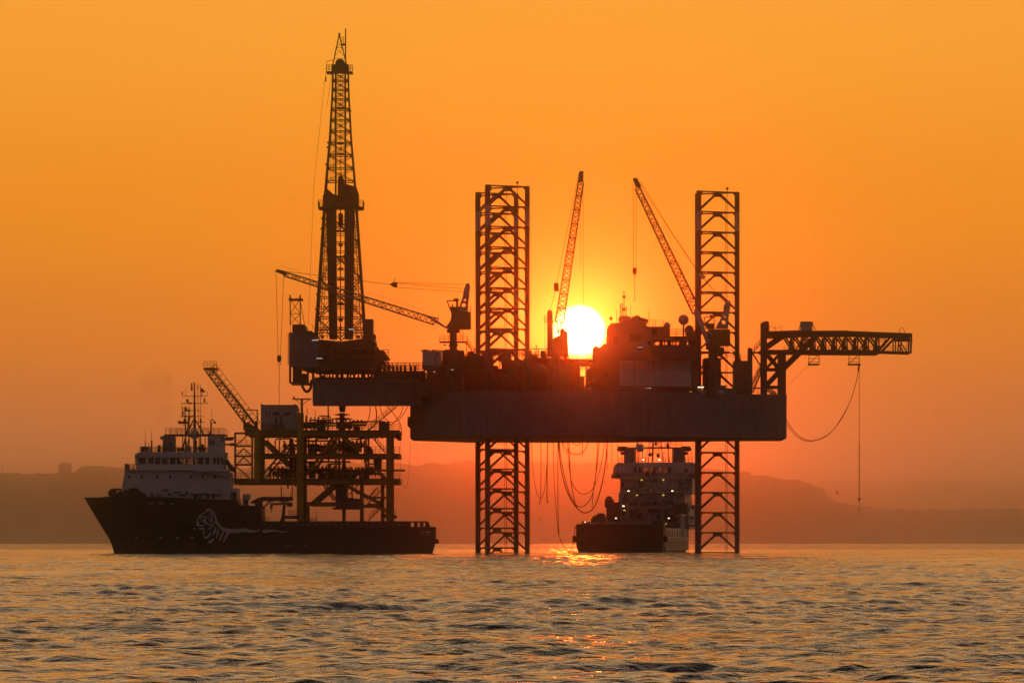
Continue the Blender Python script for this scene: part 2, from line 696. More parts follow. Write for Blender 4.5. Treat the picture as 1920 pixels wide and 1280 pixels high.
ridge("hill_ridge", [(-500, 885), (-100, 880), (0, 888), (28, 886), (55, 889), (95, 887), (140, 885), (150, 876), (175, 873), (230, 878), (300, 874),
                     (420, 880), (560, 872), (700, 866), (752, 868), (782, 873), (800, 868), (815, 867), (835, 870), (870, 865), (893, 867),
                     (1000, 866), (1075, 868), (1100, 867), (1150, 868), (1290, 873), (1380, 886), (1403, 886), (1415, 893), (1435, 892),
                     (1450, 897), (1500, 901), (1530, 912), (1547, 920), (1555, 936), (1575, 943), (1620, 949), (1650, 954), (1700, 955),
                     (1780, 956), (1850, 954), (1920, 956), (2400, 958)], 18000, 1100,
      "hazy wooded coastal ridge behind the rig and ships, dropping in a headland to the right", 3, bump=3.0)
ridge("far_hill_ridge", [(1200, 912), (1400, 905), (1560, 903), (1700, 902), (1800, 902), (1885, 903), (1900, 908), (2400, 911)], 38000, 1500,
      "faintest flat ridge farthest off at the right edge", 5, bump=0.6)

# far buildings and masts on the ridge
mb = MB()
p, q = at(110, 869, 17900), at(133.5, 890, 17900)
mb.box(p.x, q.x, 17890, 17930, q.z, p.z)
t = thing("apartment_block", "pale square block with low gabled top on the left hill crest", "building", ((p.x + q.x) / 2, 17910, q.z))
mb.build("wall", M["grey"], t)
mb = MB()
mb.pprism([(111, 869), (122, 866), (124, 866), (132.5, 869)], 17892, 17928, 17900)
mb.build("roof", M["grey"], t)
mb = MB()
a = at(4, 889, 17900)
mb.tube(a, at(4, 862, 17900), 1.9, 6, 1.0)
one(mb, "radio_mast", M["grey"], "thin mast at the far left edge on the hill crest", "mast")
mb = MB()
mb.tube(at(783, 874, 17900), at(783, 848, 17900), 2.4, 6, 1.6)
t = thing("lattice_tower", "slender far tower on the ridge between the platform and the rig's legs", "tower", at(783, 874, 17900))
mb.build("shaft", M["grey"], t)
mb = MB()
mb.drum(at(783, 847.5, 17900), (0, 0, 1), 4.4, 8.0)
mb.build("cabin", M["grey"], t)
mb = MB()
mb.tube(at(784, 846, 17900), at(784, 839, 17900), 1.0, 5)
mb.build("antenna", M["grey"], t)
t = thing("hilltop_station", "low far building with a mast seen under the rig among the hanging hoses", "building", at(1084, 870, 17900))
mb = MB()
mb.pbox(1075, 865, 1092, 872, 17890, 17920, 17900)
mb.build("wall", M["grey"], t)
mb = MB()
mb.tube(at(1086, 866, 17900), at(1086, 851, 17900), 1.9, 6, 1.0)
mb.build("mast", M["grey"], t)

# ================================================================== jack-up rig: three lattice legs
def make_leg():
    root = thing("rig_leg", "x", "rig leg", local=True, group="lattice legs of the jack-up rig")
    Ltot, bay = 86.0, 4.12
    P = {"l1": Vector((-3.95, -4.56, 0)), "l2": Vector((-3.95, 4.56, 0)), "r": Vector((3.95, 0, 0))}
    for key, sgn in (("l1", -1), ("l2", -1), ("r", 1)):
        c = P[key]
        m = MB()
        m.tube(c, c + Vector((0, 0, Ltot)), 0.46, 10)
        m.box(min(c.x, c.x + sgn * 0.50), max(c.x, c.x + sgn * 0.50), c.y - 0.10, c.y + 0.10, 0, Ltot)
        ch = m.build("chord", M["legs"], root)
        t = MB()
        z = 4.0
        while z < Ltot - 0.3:
            x0, x1 = c.x + sgn * 0.49, c.x + sgn * 0.66
            t.add([(x0, c.y - 0.09, z), (x0, c.y + 0.09, z), (x0, c.y + 0.09, z + 0.25), (x0, c.y - 0.09, z + 0.25),
                   (x1, c.y - 0.09, z + 0.06), (x1, c.y + 0.09, z + 0.06), (x1, c.y + 0.09, z + 0.19), (x1, c.y - 0.09, z + 0.19)],
                  [(0, 3, 2, 1), (4, 5, 6, 7), (0, 1, 5, 4), (1, 2, 6, 5), (2, 3, 7, 6), (3, 0, 4, 7)])
            z += 0.385
        t.build("rack_teeth", M["legs"], ch, kind="stuff")
        b = MB()
        b.tube(c + Vector((0, 0, Ltot - 2 * bay + 0.1)), c + Vector((0, 0, Ltot - bay)), 0.49, 10)
        b.box(min(c.x, c.x + sgn * 0.52), max(c.x, c.x + sgn * 0.52), c.y - 0.12, c.y + 0.12, Ltot - 2 * bay + 0.1, Ltot - bay)
        b.build("painted_band", M["band"], ch, label="white painted band near the top of the chord")
    meshes = {}
    z = Ltot - 0.15
    k = 0
    while z > 8:
        for a, b in (("l1", "r"), ("l2", "r"), ("l1", "l2")):
            pa, pb = P[a], P[b]
            d = (pb - pa).normalized()
            ea, eb = pa + d * 0.35, pb - d * 0.35
            if (a, b) not in meshes:
                mid = (pa + pb) / 2
                hm = MB()
                hm.tube(ea, eb, 0.17, 6)
                dn = Vector((0, 0, -1))
                s = Vector((-d.y, d.x, 0)) * 0.05
                # gusset plates at mid-span and at the chords
                for poly in ([mid - d * 1.25, mid + d * 1.25, mid + d * 0.7 + dn * 0.75, mid - d * 0.7 + dn * 0.75],
                             [ea, ea + d * 0.75, ea + dn * 0.75], [eb - d * 0.75, eb, eb + dn * 0.75]):
                    n = len(poly)
                    hm.add([q - s for q in poly] + [q + s for q in poly],
                           [tuple(range(n)), tuple(range(2 * n - 1, n - 1, -1))] + [(i, i + n, (i + 1) % n + n, (i + 1) % n) for i in range(n)])
                dl, drr = MB(), MB()
                lo = Vector((0, 0, -bay + 0.75))
                dl.tube(mid - d * 0.5 + dn * 0.4, ea + lo, 0.19, 6)
                drr.tube(mid + d * 0.5 + dn * 0.4, eb + lo, 0.19, 6)
                meshes[(a, b)] = [m_.build(nm, M["legs"], root) for m_, nm in ((hm, "horizontal_brace"), (dl, "diagonal_brace"), (drr, "diagonal_brace"))]
                for o in meshes[(a, b)]:
                    o.location = (0, 0, z)
            else:
                for src in meshes[(a, b)]:
                    c = clone(src, root)
                    c.location = (0, 0, z)
        k += 1
        z -= bay
    m = MB()
    m.tube((2.0, 0.6, 6), (2.0, 0.6, Ltot + 0.4), 0.06, 5)
    m.tube((1.6, -0.9, 6), (1.6, -0.9, Ltot - 1), 0.05, 5)
    m.build("riser_pipe", M["legs"], root)
    m = MB()
    m.sphere((2.0, 0.6, Ltot + 0.75), 0.28, 8, 6)
    m.tube((2.0, 0.6, Ltot + 0.2), (2.0, 0.6, Ltot + 0.6), 0.08, 5)
    m.build("beacon", M["steel"], root)
    return root, Ltot


leg0, LEG_LEN = make_leg()
for i, (xm, ytop, Yl, lab) in enumerate((
        (951.5, 349, 1081, "tallest front lattice leg of the rig, left of the sun"),
        (932.0, 363, 1120, "lattice leg half hidden behind the front one, left of the sun"),
        (1345.5, 360, 1100, "single lattice leg at the rig's right end beside the grey crane"))):
    l = leg0 if i == 0 else clone_tree(leg0)
    p = at(xm, ytop, Yl)
    l.location = (p.x, Yl, p.z - LEG_LEN)
    l["label"] = lab

# ================================================================== the rig's hull, deck houses and cantilever
Zb = at(0, 825.5).z
Zd = at(0, 741).z
rig = thing("jack_up_rig", "dark jack-up drilling rig hull standing high above the sea on lattice legs", "oil rig", (15, 1100, Zb))
PLAN = [(-20.9, 1096), (-9, 1073), (21, 1073), (49, 1092), (56.2, 1092), (56.2, 1108), (49, 1108), (21, 1126), (-9, 1126), (-20.9, 1104)]


def inset(poly, d):
    cx, cy = 17.0, 1100.0
    return [(x - d * (1 if x > cx else -1), y - d * (1 if y > cy else -1)) for x, y in poly]


mb = MB()
n = len(PLAN)
lo = inset(PLAN, 0.0)
vv = [(x, y, Zb + 0.35) for x, y in PLAN] + [(x, y, Zd) for x, y in PLAN] + [(x, y, Zb) for x, y in inset(PLAN, 0.5)]
ff = [tuple(range(n, 2 * n)), tuple(range(3 * n - 1, 2 * n - 1, -1))]
ff += [(i, (i + 1) % n, (i + 1) % n + n, i + n) for i in range(n)] + [(2 * n + i, 2 * n + (i + 1) % n, (i + 1) % n, i) for i in range(n)]
mb.add(vv, ff)
hull = mb.build("hull", M["hull"], rig)


def along(poly, z0, z1, t, skip=()):
    """Plates of thickness t standing along the outside of an outline."""
    out = []
    cx, cy = 17.0, 1100.0
    for i in range(len(poly)):
        if i in skip:
            continue
        a, b = Vector((*poly[i], 0)), Vector((*poly[(i + 1) % len(poly)], 0))
        d = (b - a).normalized()
        nrm = Vector((d.y, -d.x, 0))
        out.append((a, b, d, nrm))
    return out


# bulwark and fender strake, hull shell plates
mb = MB()
for a, b, d, nrm in along(PLAN, 0, 0, 0):
    c = [a + nrm * 0.003, b + nrm * 0.003, b - nrm * 0.15, a - nrm * 0.15]
    mb.add([(q.x, q.y, Zd - 1.7) for q in [a + nrm * 0.06, b + nrm * 0.06, b + nrm * 0.003, a + nrm * 0.003]] +
           [(q.x, q.y, Zd + 0.02) for q in [a + nrm * 0.06, b + nrm * 0.06, b - nrm * 0.1, a - nrm * 0.1]],
           [(3, 2, 1, 0), (4, 5, 6, 7), (0, 1, 5, 4), (1, 2, 6, 5), (2, 3, 7, 6), (3, 0, 4, 7)])
mb.build("bulwark", M["hull"], hull)
rng = random.Random(4)
for a, b, d, nrm in along(PLAN, 0, 0, 0):
    if nrm.y > 0.3:
        continue
    L = (b - a).length
    k = max(1, round(L / 6.5))
    for j in range(k):
        for r_ in range(2):
            g = 0.05
            s0, s1 = a + d * (L * j / k + g), a + d * (L * (j + 1) / k - g)
            z0 = Zb + 0.5 + r_ * 3.8
            z1 = z0 + 3.72
            t = 0.03 + 0.02 * rng.random()
            m = MB()
            m.add([(q.x, q.y, z) for z in (z0, z1) for q in (s0 + nrm * t, s1 + nrm * t, s1 + nrm * 0.002, s0 + nrm * 0.002)],
                  [(3, 2, 1, 0), (4, 5, 6, 7), (0, 1, 5, 4), (1, 2, 6, 5), (2, 3, 7, 6), (3, 0, 4, 7)])
            m.build("shell_plate", M["hull"], hull)
# rubbing pipes down the bow end and the left end
mb = MB()
mb.tube(at(1471, 742), at(1471, 823), 0.12, 6)
mb.tube(at(1468.5, 742), at(1468.5, 815), 0.08, 6)
mb.ladder(at(1470, 745), at(1470, 820))
mb.build("caisson_pipe", M["steel"], rig)
mb = MB()
mb.pbox(764, 781, 771, 798, 1090, 1110)
mb.build("sponson", M["steel"], rig)

# ---- cantilever girders carrying the drill floor to the left
for Yg in (1089, 1111):
    m = MB()
    m.pbox(586, 715, 790, 753, Yg - 1.0, Yg + 1.0)
    m.pprism([(586, 753), (790, 753), (790, 760.5), (587, 760.5)], Yg - 1.4, Yg + 1.4)
    m.pbox(585, 712, 790, 716, Yg - 1.4, Yg + 1.4)
    c = m.build("cantilever_girder", M["hull"], rig)
    m = MB()
    for i in range(13):
        x = 592 + i * 15.5
        m.pbox(x, 716.3, x + 1.2, 752.8, Yg - 1.35, Yg - 1.0)
    m.build("web_stiffener", M["hull"], c, kind="stuff")
mb = MB()
for x in (592, 640, 690, 740):
    mb.pbox(x, 740, x + 6, 752, 1090.2, 1109.8)
mb.build("cross_girder", M["steel"], rig)
mb = MB()
mb.pbox(586, 711, 790, 713.2, 1089, 1111)
mb.build("cantilever_deck", M["steel"], rig)

# ---- deck houses, from the left to the right: (x0, y_top, x1, y_bottom, Y0, Y1, material, name)
HOUSES = [
    (772, 716, 800, 742, 1084, 1116, "deck", "mud_pump_house"),
    (800, 690, 836, 742, 1082, 1112, "red", "mud_pit_house"),
    (836, 694, 868, 742, 1084, 1116, "deck", "generator_house"),
    (700, 696, 796, 716, 1088, 1112, "steel", "pipe_rack_frame"),
    (866, 668, 908, 700, 1096, 1120, "deck", "jack_house"),
    (908, 672, 925, 742, 1086, 1112, "deck", "stair_tower"),
    (870, 700, 1000, 742, 1090, 1116, "deck", "machinery_house"),
    (940, 676, 992, 716, 1100, 1118, "red", "workshop"),
    (985, 671, 1030, 742, 1094, 1118, "red", "cement_unit_house"),
    (1026, 676, 1068, 742, 1086, 1114, "deck", "sack_store"),
    (1066, 692, 1088, 742, 1090, 1112, "red", "compressor_house"),
    (1088, 706, 1096, 742, 1090, 1112, "deck", "valve_house"),
    (1100, 694, 1142, 716, 1094, 1112, "deck", "control_cabin"),
    (1098, 722, 1142, 742, 1094, 1112, "deck", "store_room"),
]
for x0, y0, x1, y1, Ya, Yb, mt, nm in HOUSES:
    m = MB()
    m.pbox(x0, y0, x1, y1, Ya, Yb)
    h = m.build(nm, M[mt], rig)
    m = MB()
    w = x1 - x0
    k = max(2, int(w / 7))
    for i in range(k):
        xx = x0 + (i + 0.5) * w / k
        m.pbox(xx - 0.35, y0 + 1, xx + 0.35, y1 - 0.6, Ya - 0.13, Ya - 0.01)
    m.build("wall_rib", M[mt], h, kind="stuff")
    m = MB()
    m.pbox(x0 - 0.7, y0 - 1.2, x1 + 0.7, y0, Ya - 0.4, Yb + 0.4)
    m.build("roof_edge", M["steel"], h)
    if y1 - y0 > 20 and w > 14:
        for j in range(int(w / 14)):
            m = MB()
            xx = x0 + 4 + j * 14
            m.pbox(xx, y1 - 20, xx + 7, y1 - 2, Ya - 0.10, Ya - 0.02)
            m.build("door", M["deck"] if j % 2 else M["steel"], h)
# front edge walkways, rails and clutter along the near deck edge
mb = MB()
mb.rail([(-18, 1090.5, Zd), (-9, 1073.4, Zd), (21, 1073.4, Zd), (49, 1092.4, Zd), (56, 1092.4, Zd)], h=1.15)
mb.rail([at(905, 671), at(985, 671)], h=1.1)
mb.rail([at(990, 670), at(1028, 670)], h=1.1)
mb.rail([at(1030, 675), at(1066, 675)], h=1.1)
mb.rail([at(1068, 690), at(1100, 690)], h=1.1)
mb.rail([at(712, 696, 1089), at(792, 696, 1089)], h=1.75, gap=1.2, r=0.06, bars=4)
mb.rail([at(712, 696, 1106), at(792, 696, 1106)], h=1.75, gap=0.9, r=0.06)
for xx in (718, 727, 735, 742, 749, 757, 768, 776):
    mb.pbox(xx, 686, xx + 4.5, 696, 1094, 1098)
mb.build("guard_rail", M["steel"], rig, kind="stuff")
# the open gantry under the sun
mb = MB()
mb.pbox(1058, 672.5, 1142, 675.5, 1094, 1110)
mb.build("gantry_deck", M["deck"], rig)
mb = MB()
mb.pbox(1062, 680, 1142, 683, 1092, 1104)
mb.build("gantry_deck", M["deck"], rig)
mb = MB()
mb.rail([at(1060, 672.5), at(1113, 672.5)], h=0.9)
mb.rail([at(1090, 694), at(1113, 694)], h=1.1, gap=0.8)
for x in (1072, 1081, 1099, 1108):
    mb.beam(at(x, 674), at(x, 742), 0.35)
mb.build("gantry_frame", M["steel"], rig)
mb = MB()
mb.pprism([(1113, 650), (1118, 648), (1124, 652), (1133, 644), (1140, 646), (1140, 742), (1113, 742)], 1096, 1112)
mb.build("winch_house", M["deck"], rig)
# tanks, vents, pipes, lockers scattered on the deck
rng = random.Random(21)
for i in range(46):
    x = rng.uniform(790, 1150)
    kind = rng.choice(("tank", "vent_pipe", "locker", "valve", "pipe_run"))
    Yd = rng.uniform(1080, 1085)
    base = 742 - rng.choice((0, 0, 0, 26, 40)) * (1 if x < 1060 else 0)
    m = MB()
    if kind == "tank":
        c = at(x, base - 6, Yd)
        m.drum(c, (0, 0, 1), rng.uniform(0.5, 0.9), 1.8)
        m.sphere(c + Vector((0, 0, 0.9)), 0.6, 10, 5, 0.5)
    elif kind == "vent_pipe":
        p = at(x, base, Yd)
        h = rng.uniform(2, 4)
        m.path([p, p + Vector((0, 0, h)), p + Vector((0.15, 0, h + 0.3)), p + Vector((0.5, 0, h + 0.35)), p + Vector((0.6, 0, h + 0.05))], 0.13, 6)
    elif kind == "locker":
        w, h = rng.uniform(6, 14), rng.uniform(7, 17)
        m.pbox(x, base - h, x + w, base, Yd, Yd + 1.6)
        m.pbox(x - 0.3, base - h - 0.8, x + w + 0.3, base - h, Yd - 0.1, Yd + 1.7)
    elif kind == "valve":
        p = at(x, base, Yd)
        m.tube(p, p + Vector((0, 0, 1.2)), 0.18, 8)
        m.drum(p + Vector((0, 0, 1.3)), (0, 1, 0), 0.4, 0.1, 12)
    else:
        p = at(x, base - 4, Yd)
        q = p + Vector((rng.uniform(3, 8), 0, 0))
        for j in range(3):
            m.tube(p + Vector((0, 0, 0.4 * j)), q + Vector((0, 0, 0.4 * j)), 0.12, 6)
        m.beam(p + Vector((0.3, 0, -0.6)), p + Vector((0.3, 0, 1.1)), 0.15)
        m.beam(q + Vector((-0.3, 0, -0.6)), q + Vector((-0.3, 0, 1.1)), 0.15)
    m.build(kind, M[rng.choice(("hull", "red", "deck", "steel", "deck"))], rig)
# small fittings along the roof lines
m = MB()
rng = random.Random(55)
for i in range(120):
    x0_, x1_, y_ = rng.choice(((868, 906, 668), (908, 924, 672), (940, 990, 676), (986, 1028, 671), (1028, 1066, 676), (1066, 1086, 692), (836, 866, 694), (1100, 1138, 694)))
    x = rng.uniform(x0_, x1_)
    Yd = rng.uniform(1096, 1110)
    p = at(x, y_, Yd)
    h = rng.choice((0.4, 0.6, 0.9, 1.3, 1.9))
    if rng.random() < 0.5:
        w = rng.uniform(0.15, 0.8)
        m.box(p.x - w, p.x + w, Yd - 0.4, Yd + 0.4, p.z - 0.3, p.z + h * 0.8)
    elif rng.random() < 0.6:
        m.tube(p, p + Vector((0, 0, h + 0.6)), 0.08, 5)
        m.sphere(p + Vector((0, 0, h + 0.6)), 0.18, 6, 5)
    else:
        m.tube(p + Vector((-1.5, 0, h)), p + Vector((1.5, 0, h)), 0.1, 5)
        m.beam(p + Vector((-1.3, 0, -0.3)), p + Vector((-1.3, 0, h)), 0.12)
        m.beam(p + Vector((1.3, 0, -0.3)), p + Vector((1.3, 0, h)), 0.12)
m.build("roof_fitting", M["deck"], rig, kind="stuff")
# jacking frames at each leg
for x0, x1, y0, Ya, Yb in ((905, 998, 690, 1073, 1077), (1318, 1330, 672, 1090, 1094)):
    for xx in (x0, x1 - 9):
        m = MB()
        m.pbox(xx, y0, xx + 9, 742, Ya + 4.2, Yb + 4.2)
        for j in range(5):
            m.drum(at(xx + 4.5, y0 + 5 + j * 9, Ya + 4.0), (0, 1, 0), 0.35, 0.4, 10)
        m.build("jacking_unit", M["deck"], rig)
mb = MB()
mb.pbox(1377, 676, 1411, 742, 1096, 1106)
mb.build("jack_house", M["deck"], rig)
mb = MB()
mb.pprism([(1384, 676), (1386, 668), (1390, 676)], 1098, 1102)
mb.pbox(1403, 653, 1411, 676, 1099, 1103)
mb.sphere(at(1405.5, 653.5, 1101), 0.3, 8, 6)
mb.build("vent_stack", M["deck"], rig)
mb = MB()
mb.rail([at(1389, 676), at(1403, 676)], h=1.1)
mb.rail([at(1350, 672), at(1388, 672)], h=1.1)
mb.rail([at(1346, 664), at(1376, 664)], h=0.8)
mb.build("guard_rail", M["steel"], rig)
mb = MB()
mb.pbox(1345, 728, 1380, 742, 1090, 1104)
mb.pbox(1350, 722, 1362, 728, 1092, 1098)
mb.build("winch", M["grey"], rig)
mb = MB()
mb.pbox(1346, 651, 1358, 663, 1096, 1103)
mb.pbox(1344, 671, 1352, 742, 1097, 1103)
mb.build("fan_room", M["deck"], rig)

# ---- living quarters right of the sun
q_ = MB()
q_.pprism([(1140, 742), (1140, 612), (1146, 606), (1168, 604), (1170, 598), (1196, 600), (1208, 606), (1214, 612), (1222, 612), (1222, 646), (1310, 646), (1310, 742)], 1090, 1108)
quarters = q_.build("living_quarters", M["deck"], rig)
m = MB()
m.pprism([(1222, 636), (1222, 612), (1256, 612), (1256, 630), (1310, 630), (1310, 636)], 1090.5, 1107)
m.build("upper_deck", M["deck"], quarters)
m = MB()
for xx, w in ((1223, 3), (1228, 1), (1237, 6), (1246, 2), (1252, 7), (1262, 1), (1267, 2), (1274, 14), (1292, 18)):
    m.pbox(xx, 636, xx + w, 646, 1093, 1100)
m.rail([at(1224, 646, 1091), at(1308, 646, 1091)], h=0.8)
m.build("deck_locker", M["deck"], quarters, kind="stuff")
for r_ in range(3):
    for j in range(5):
        x0 = 1162 + j * 26.8
        z = (675.5, 691.5, 708.2, 724.5)
        m = MB()
        m.pbox(x0, z[r_], x0 + 26.4, z[r_ + 1] - 0.5, 1089.70, 1089.99)
        m.build("wall_panel", M["white"], quarters)
for x0, y0, x1, y1 in ((1180, 626, 1202, 641), (1195, 652, 1206, 655), (1222, 616, 1232, 628), (1214, 640, 1222, 648), (1235, 652, 1262, 668), (1150, 630, 1160, 646)):
    m = MB()
    m.pbox(x0, y0, x1, y1, 1089.80, 1090.05)
    m.build("window", M["glassdark"], quarters)
m = MB()
m.pbox(1160, 724.6, 1298, 726.4, 1087.4, 1090)
m.pbox(1160, 672.4, 1312, 675.2, 1086.6, 1090)
m.build("walkway", M["steel"], quarters)
m = MB()
m.pprism([(1218, 650), (1310, 650), (1306, 672), (1226, 672)], 1086.5, 1090)
m.build("lifeboat_bay", M["deck"], quarters)
# roof clutter: engines room vents, small dome, rails, posts
m = MB()
rng = random.Random(5)
for i in range(26):
    x = rng.uniform(1166, 1212)
    m.sphere(at(x, rng.uniform(597, 606), rng.uniform(1094, 1104)), rng.uniform(0.35, 0.9), 8, 6)
m.build("roof_winch", M["deck"], quarters, kind="stuff")
m = MB()
m.rail([at(1214, 612), at(1244, 612)], h=1.3)
m.rail([at(1256, 631), at(1308, 631)], h=1.6, gap=1.4)
m.rail([at(1214, 629), at(1308, 629)], h=1.1)
m.build("guard_rail", M["steel"], quarters, kind="stuff")
m = MB()
m.pbox(1288, 620, 1306, 632, 1094, 1104)
m.drum(at(1292, 618, 1098), (0, 1, 0), 0.9, 3.0)
m.build("air_cooler", M["deck"], quarters)
for x, r_, n2 in ((1251, 0.70, "radome"),):
    m = MB()
    m.sphere(at(x, 610, 1096), r_, 14, 10)
    m.tube(at(x, 614, 1096), at(x, 610, 1096), 0.3, 8)
    m.build(n2, M["white"], quarters, smooth=True)
m = MB()
m.tube(at(1170, 604, 1096), at(1170, 546, 1096), 0.13, 6, 0.07)
m.sphere(at(1170, 556, 1096), 0.36, 10, 8)
m.sphere(at(1170, 580, 1096), 0.36, 10, 8)
m.box(at(1167, 0, 1096).x, at(1173, 0, 1096).x, 1095.7, 1096.3, at(0, 547.6, 1096).z, at(0, 546.6, 1096).z)
for x, y in ((1163, 569), (1166.5, 568), (1174, 574)):
    m.tube(at(x, 606, 1097), at(x, y, 1097), 0.13, 6)
m.sphere(at(1145.5, 597, 1097), 0.36, 10, 8)
m.tube(at(1145.5, 609, 1097), at(1145.5, 590, 1097), 0.04, 5)
for x, y in ((1156, 580), (1182, 572), (1217, 581), (1229, 600), (1224, 598)):
    m.tube(at(x, 612, 1098), at(x, y, 1098), 0.06, 5)
m.build("antenna_mast", M["steel"], quarters)
# tube lamps and small lamps burning on deck
for x, y, w, mt, Yl in ((1216, 727.3, 10, "lampd", 1089), (1314, 725.6, 11, "lampw", 1088), (1188, 736, 4, "lampd", 1089), (1295, 734, 4, "lampy", 1088),
                        (1371, 659.8, 4, "lampd", 1094), (1150, 743, 6, "lampd", 1080), (591, 637.6, 12, "lampd", 1084.6), (599, 671.6, 11, "lampd", 1084.6),
                        (659, 617.2, 10, "lampd", 1084.6), (815, 697, 5, "lampd", 1081.8), (848, 693, 5, "lampd", 1081.8), (1200, 651, 10, "lampd", 1089.2)):
    m = MB()
    c = at(x, y, Yl)
    m.box(c.x - w * 0.055, c.x + w * 0.055, Yl - 0.1, Yl + 0.1, c.z - 0.07, c.z + 0.07)
    m.build("deck_lamp", M[mt], rig)
for x in (1318, 1349):
    m = MB()
    m.drum(at(x, 735.5, 1086.5), (1, 0, 0), 0.45, 1.5, 12)
    m.build("life_raft_canister", M["white"], rig)
# stairs left of the crane and by the drill floor
mb = MB()
mb.stair(at(875, 642), at(891, 668), n=12)
mb.stair(at(718, 672), at(738, 716), n=14)
mb.stair(at(1406, 731), at(1428, 684), n=14)
mb.build("stairway", M["steel"], rig, kind="stuff")

# containers on deck
m = MB()
m.pbox(792, 659, 828, 685, 1084, 1087)
t = thing("deck_container", "pale box container on the rig deck left of the yellow crane pedestal", "container", at(810, 685, 1085))
m.build("box_shell", M["white"], t)
for i in range(9):
    m = MB()
    m.pbox(793 + i * 3.9, 660.5, 794.6 + i * 3.9, 684, 1083.90, 1083.995)
    m.build("corrugation", M["white"], t)
m = MB()
m.pbox(792, 685, 872, 690, 1083, 1100)
m.build("support_frame", M["deck"], rig)
m = MB()
m.pbox(829, 657.5, 870, 685, 1086, 1094)
t = thing("pipe_basket", "dark cargo basket beside the pale container on the rig deck", "cargo basket", at(850, 685, 1090))
m.build("basket_wall", M["deck"], t)
m = MB()
rng = random.Random(9)
for i in range(16):
    m.sphere(at(792 + i * 5, 657.6, rng.uniform(1085, 1092)), rng.uniform(0.2, 0.4), 7, 5)
m.build("cargo", M["deck"], t, kind="stuff")
# big ball antenna
t = thing("radome", "large round antenna dome on a post above the quarters roof", "radome", at(1282, 631, 1096))
m = MB()
m.sphere(at(1281.5, 599.5, 1096), 1.1, 20, 14)
m.build("dome", M["grey"], t, smooth=True)
m = MB()
m.tube(at(1281.5, 631, 1096), at(1281.5, 608, 1096), 0.19, 8)
m.build("post", M["steel"], t)
m = MB()
m.sphere(at(1118, 0, 1085) * 0 + at(1012, 700, 1083), 1.9, 16, 10)
m.build("storage_sphere", M["deck"], rig, smooth=True)

# ================================================================== drill floor and derrick
dfl = thing("drill_floor", "dark drill floor block with blue-grey cladding at the left end of the cantilever", "drill floor", at(638, 712))
m = MB()
m.pprism([(542, 684), (542, 622), (590, 632), (595, 640), (595, 688), (572, 690)], 1086, 1114)
m.build("cladding_wall", M["blue"], dfl)
m = MB()
m.pprism([(548, 622), (548, 608), (571, 608), (573, 620), (585, 620), (590, 628), (590, 634)], 1092, 1108)
m.build("winch_house", M["steel"], dfl)
m = MB()
m.pprism([(595, 636), (640, 640), (700, 632), (704, 650), (704, 692), (572, 692), (595, 688)], 1087, 1113)
base = m.build("base_block", M["deck"], dfl)
m = MB()
m.pbox(685, 598, 699, 634, 1094, 1102)
m.pbox(686, 626, 703, 660, 1093, 1103)
m.build("driller_tower", M["deck"], dfl)
# framed bracing panels on the front of the block
for x0, y0, x1, y1 in ((616, 645, 684, 646.4), (616, 667, 704, 668.4), (664, 653, 704, 654.2), (600, 690, 704, 692), (664, 657, 684, 658)):
    m = MB()
    m.pbox(x0, y0, x1, y1, 1086.2, 1086.98)
    m.build("girt", M["yellowdull"], dfl)
for xa, ya, xb, yb in ((646, 646, 665, 668), (624, 646, 624, 668), (632, 650, 632, 668), (640, 655, 640, 668), (648, 655, 648, 668), (684, 646, 684, 658), (620, 668, 630, 680)):
    m = MB()
    m.beam(at(xa, ya, 1086.6), at(xb, yb, 1086.6), 0.22)
    m.build("strut", M["yellowdull"], dfl)
# skid posts with light showing between
for x in (588, 600, 609, 618, 624, 632, 641, 652, 657, 664, 672, 680, 690, 697):
    for Yp in (1089, 1111):
        m = MB()
        w = (1.4, 2.2, 3.0)[x % 3]
        m.pbox(x - w, 692, x + w, 712, Yp - 0.5, Yp + 0.5)
        m.build("skid_post", M["steel"], dfl)
m = MB()
rng = random.Random(8)
for i in range(34):
    x = rng.uniform(594, 700)
    m.sphere(at(x, rng.choice((694, 697, 709, 711)), 1100 + rng.uniform(-8, 8)), rng.uniform(0.3, 0.7), 7, 5)
    if i % 3 == 0:
        m.beam(at(x, 692, 1096), at(x + rng.uniform(-9, 9), 712, 1096), 0.2)
m.build("pipework", M["steel"], dfl, kind="stuff")
m = MB()
m.pbox(586, 691, 704, 695, 1088, 1112)
m.pbox(590, 707, 705, 712, 1090, 1110)
m.build("skid_frame", M["steel"], dfl)
# hanging work cage under the left end
m = MB()
for x in (544, 551, 577, 587):
    for Yp in (1092, 1106):
        m.beam(at(x, 684, Yp), at(x, 718, Yp), 0.45)
m.pbox(543, 715.5, 578, 718.2, 1091, 1107)
m.rail([at(551, 715, 1092), at(577, 715, 1092)], h=1.5)
m.pbox(552, 686, 564, 716, 1096, 1102)
m.pbox(564, 700, 572, 716, 1095, 1103)
m.beam(at(577, 688, 1092), at(587, 700, 1092), 0.2)
m.beam(at(577, 700, 1092), at(587, 688, 1092), 0.2)
m.build("work_cage", M["steel"], dfl)
m = MB()
m.rail([at(545, 622, 1087), at(545, 622, 1113)], h=1.1)
m.rail([at(592, 634, 1087), at(690, 634, 1087)], h=1.6, gap=1.2, r=0.06)
m.rail([at(592, 628, 1112), at(690, 628, 1112)], h=1.6, gap=1.2, r=0.06)
m.tube(at(540.5, 684, 1094), at(540.5, 625, 1094), 0.09, 6)
m.path([at(587, 617, 1098), at(586.5, 610, 1098), at(584, 608, 1098)], 0.06, 5)
m.build("guard_rail", M["steel"], dfl, kind="stuff")
m = MB()
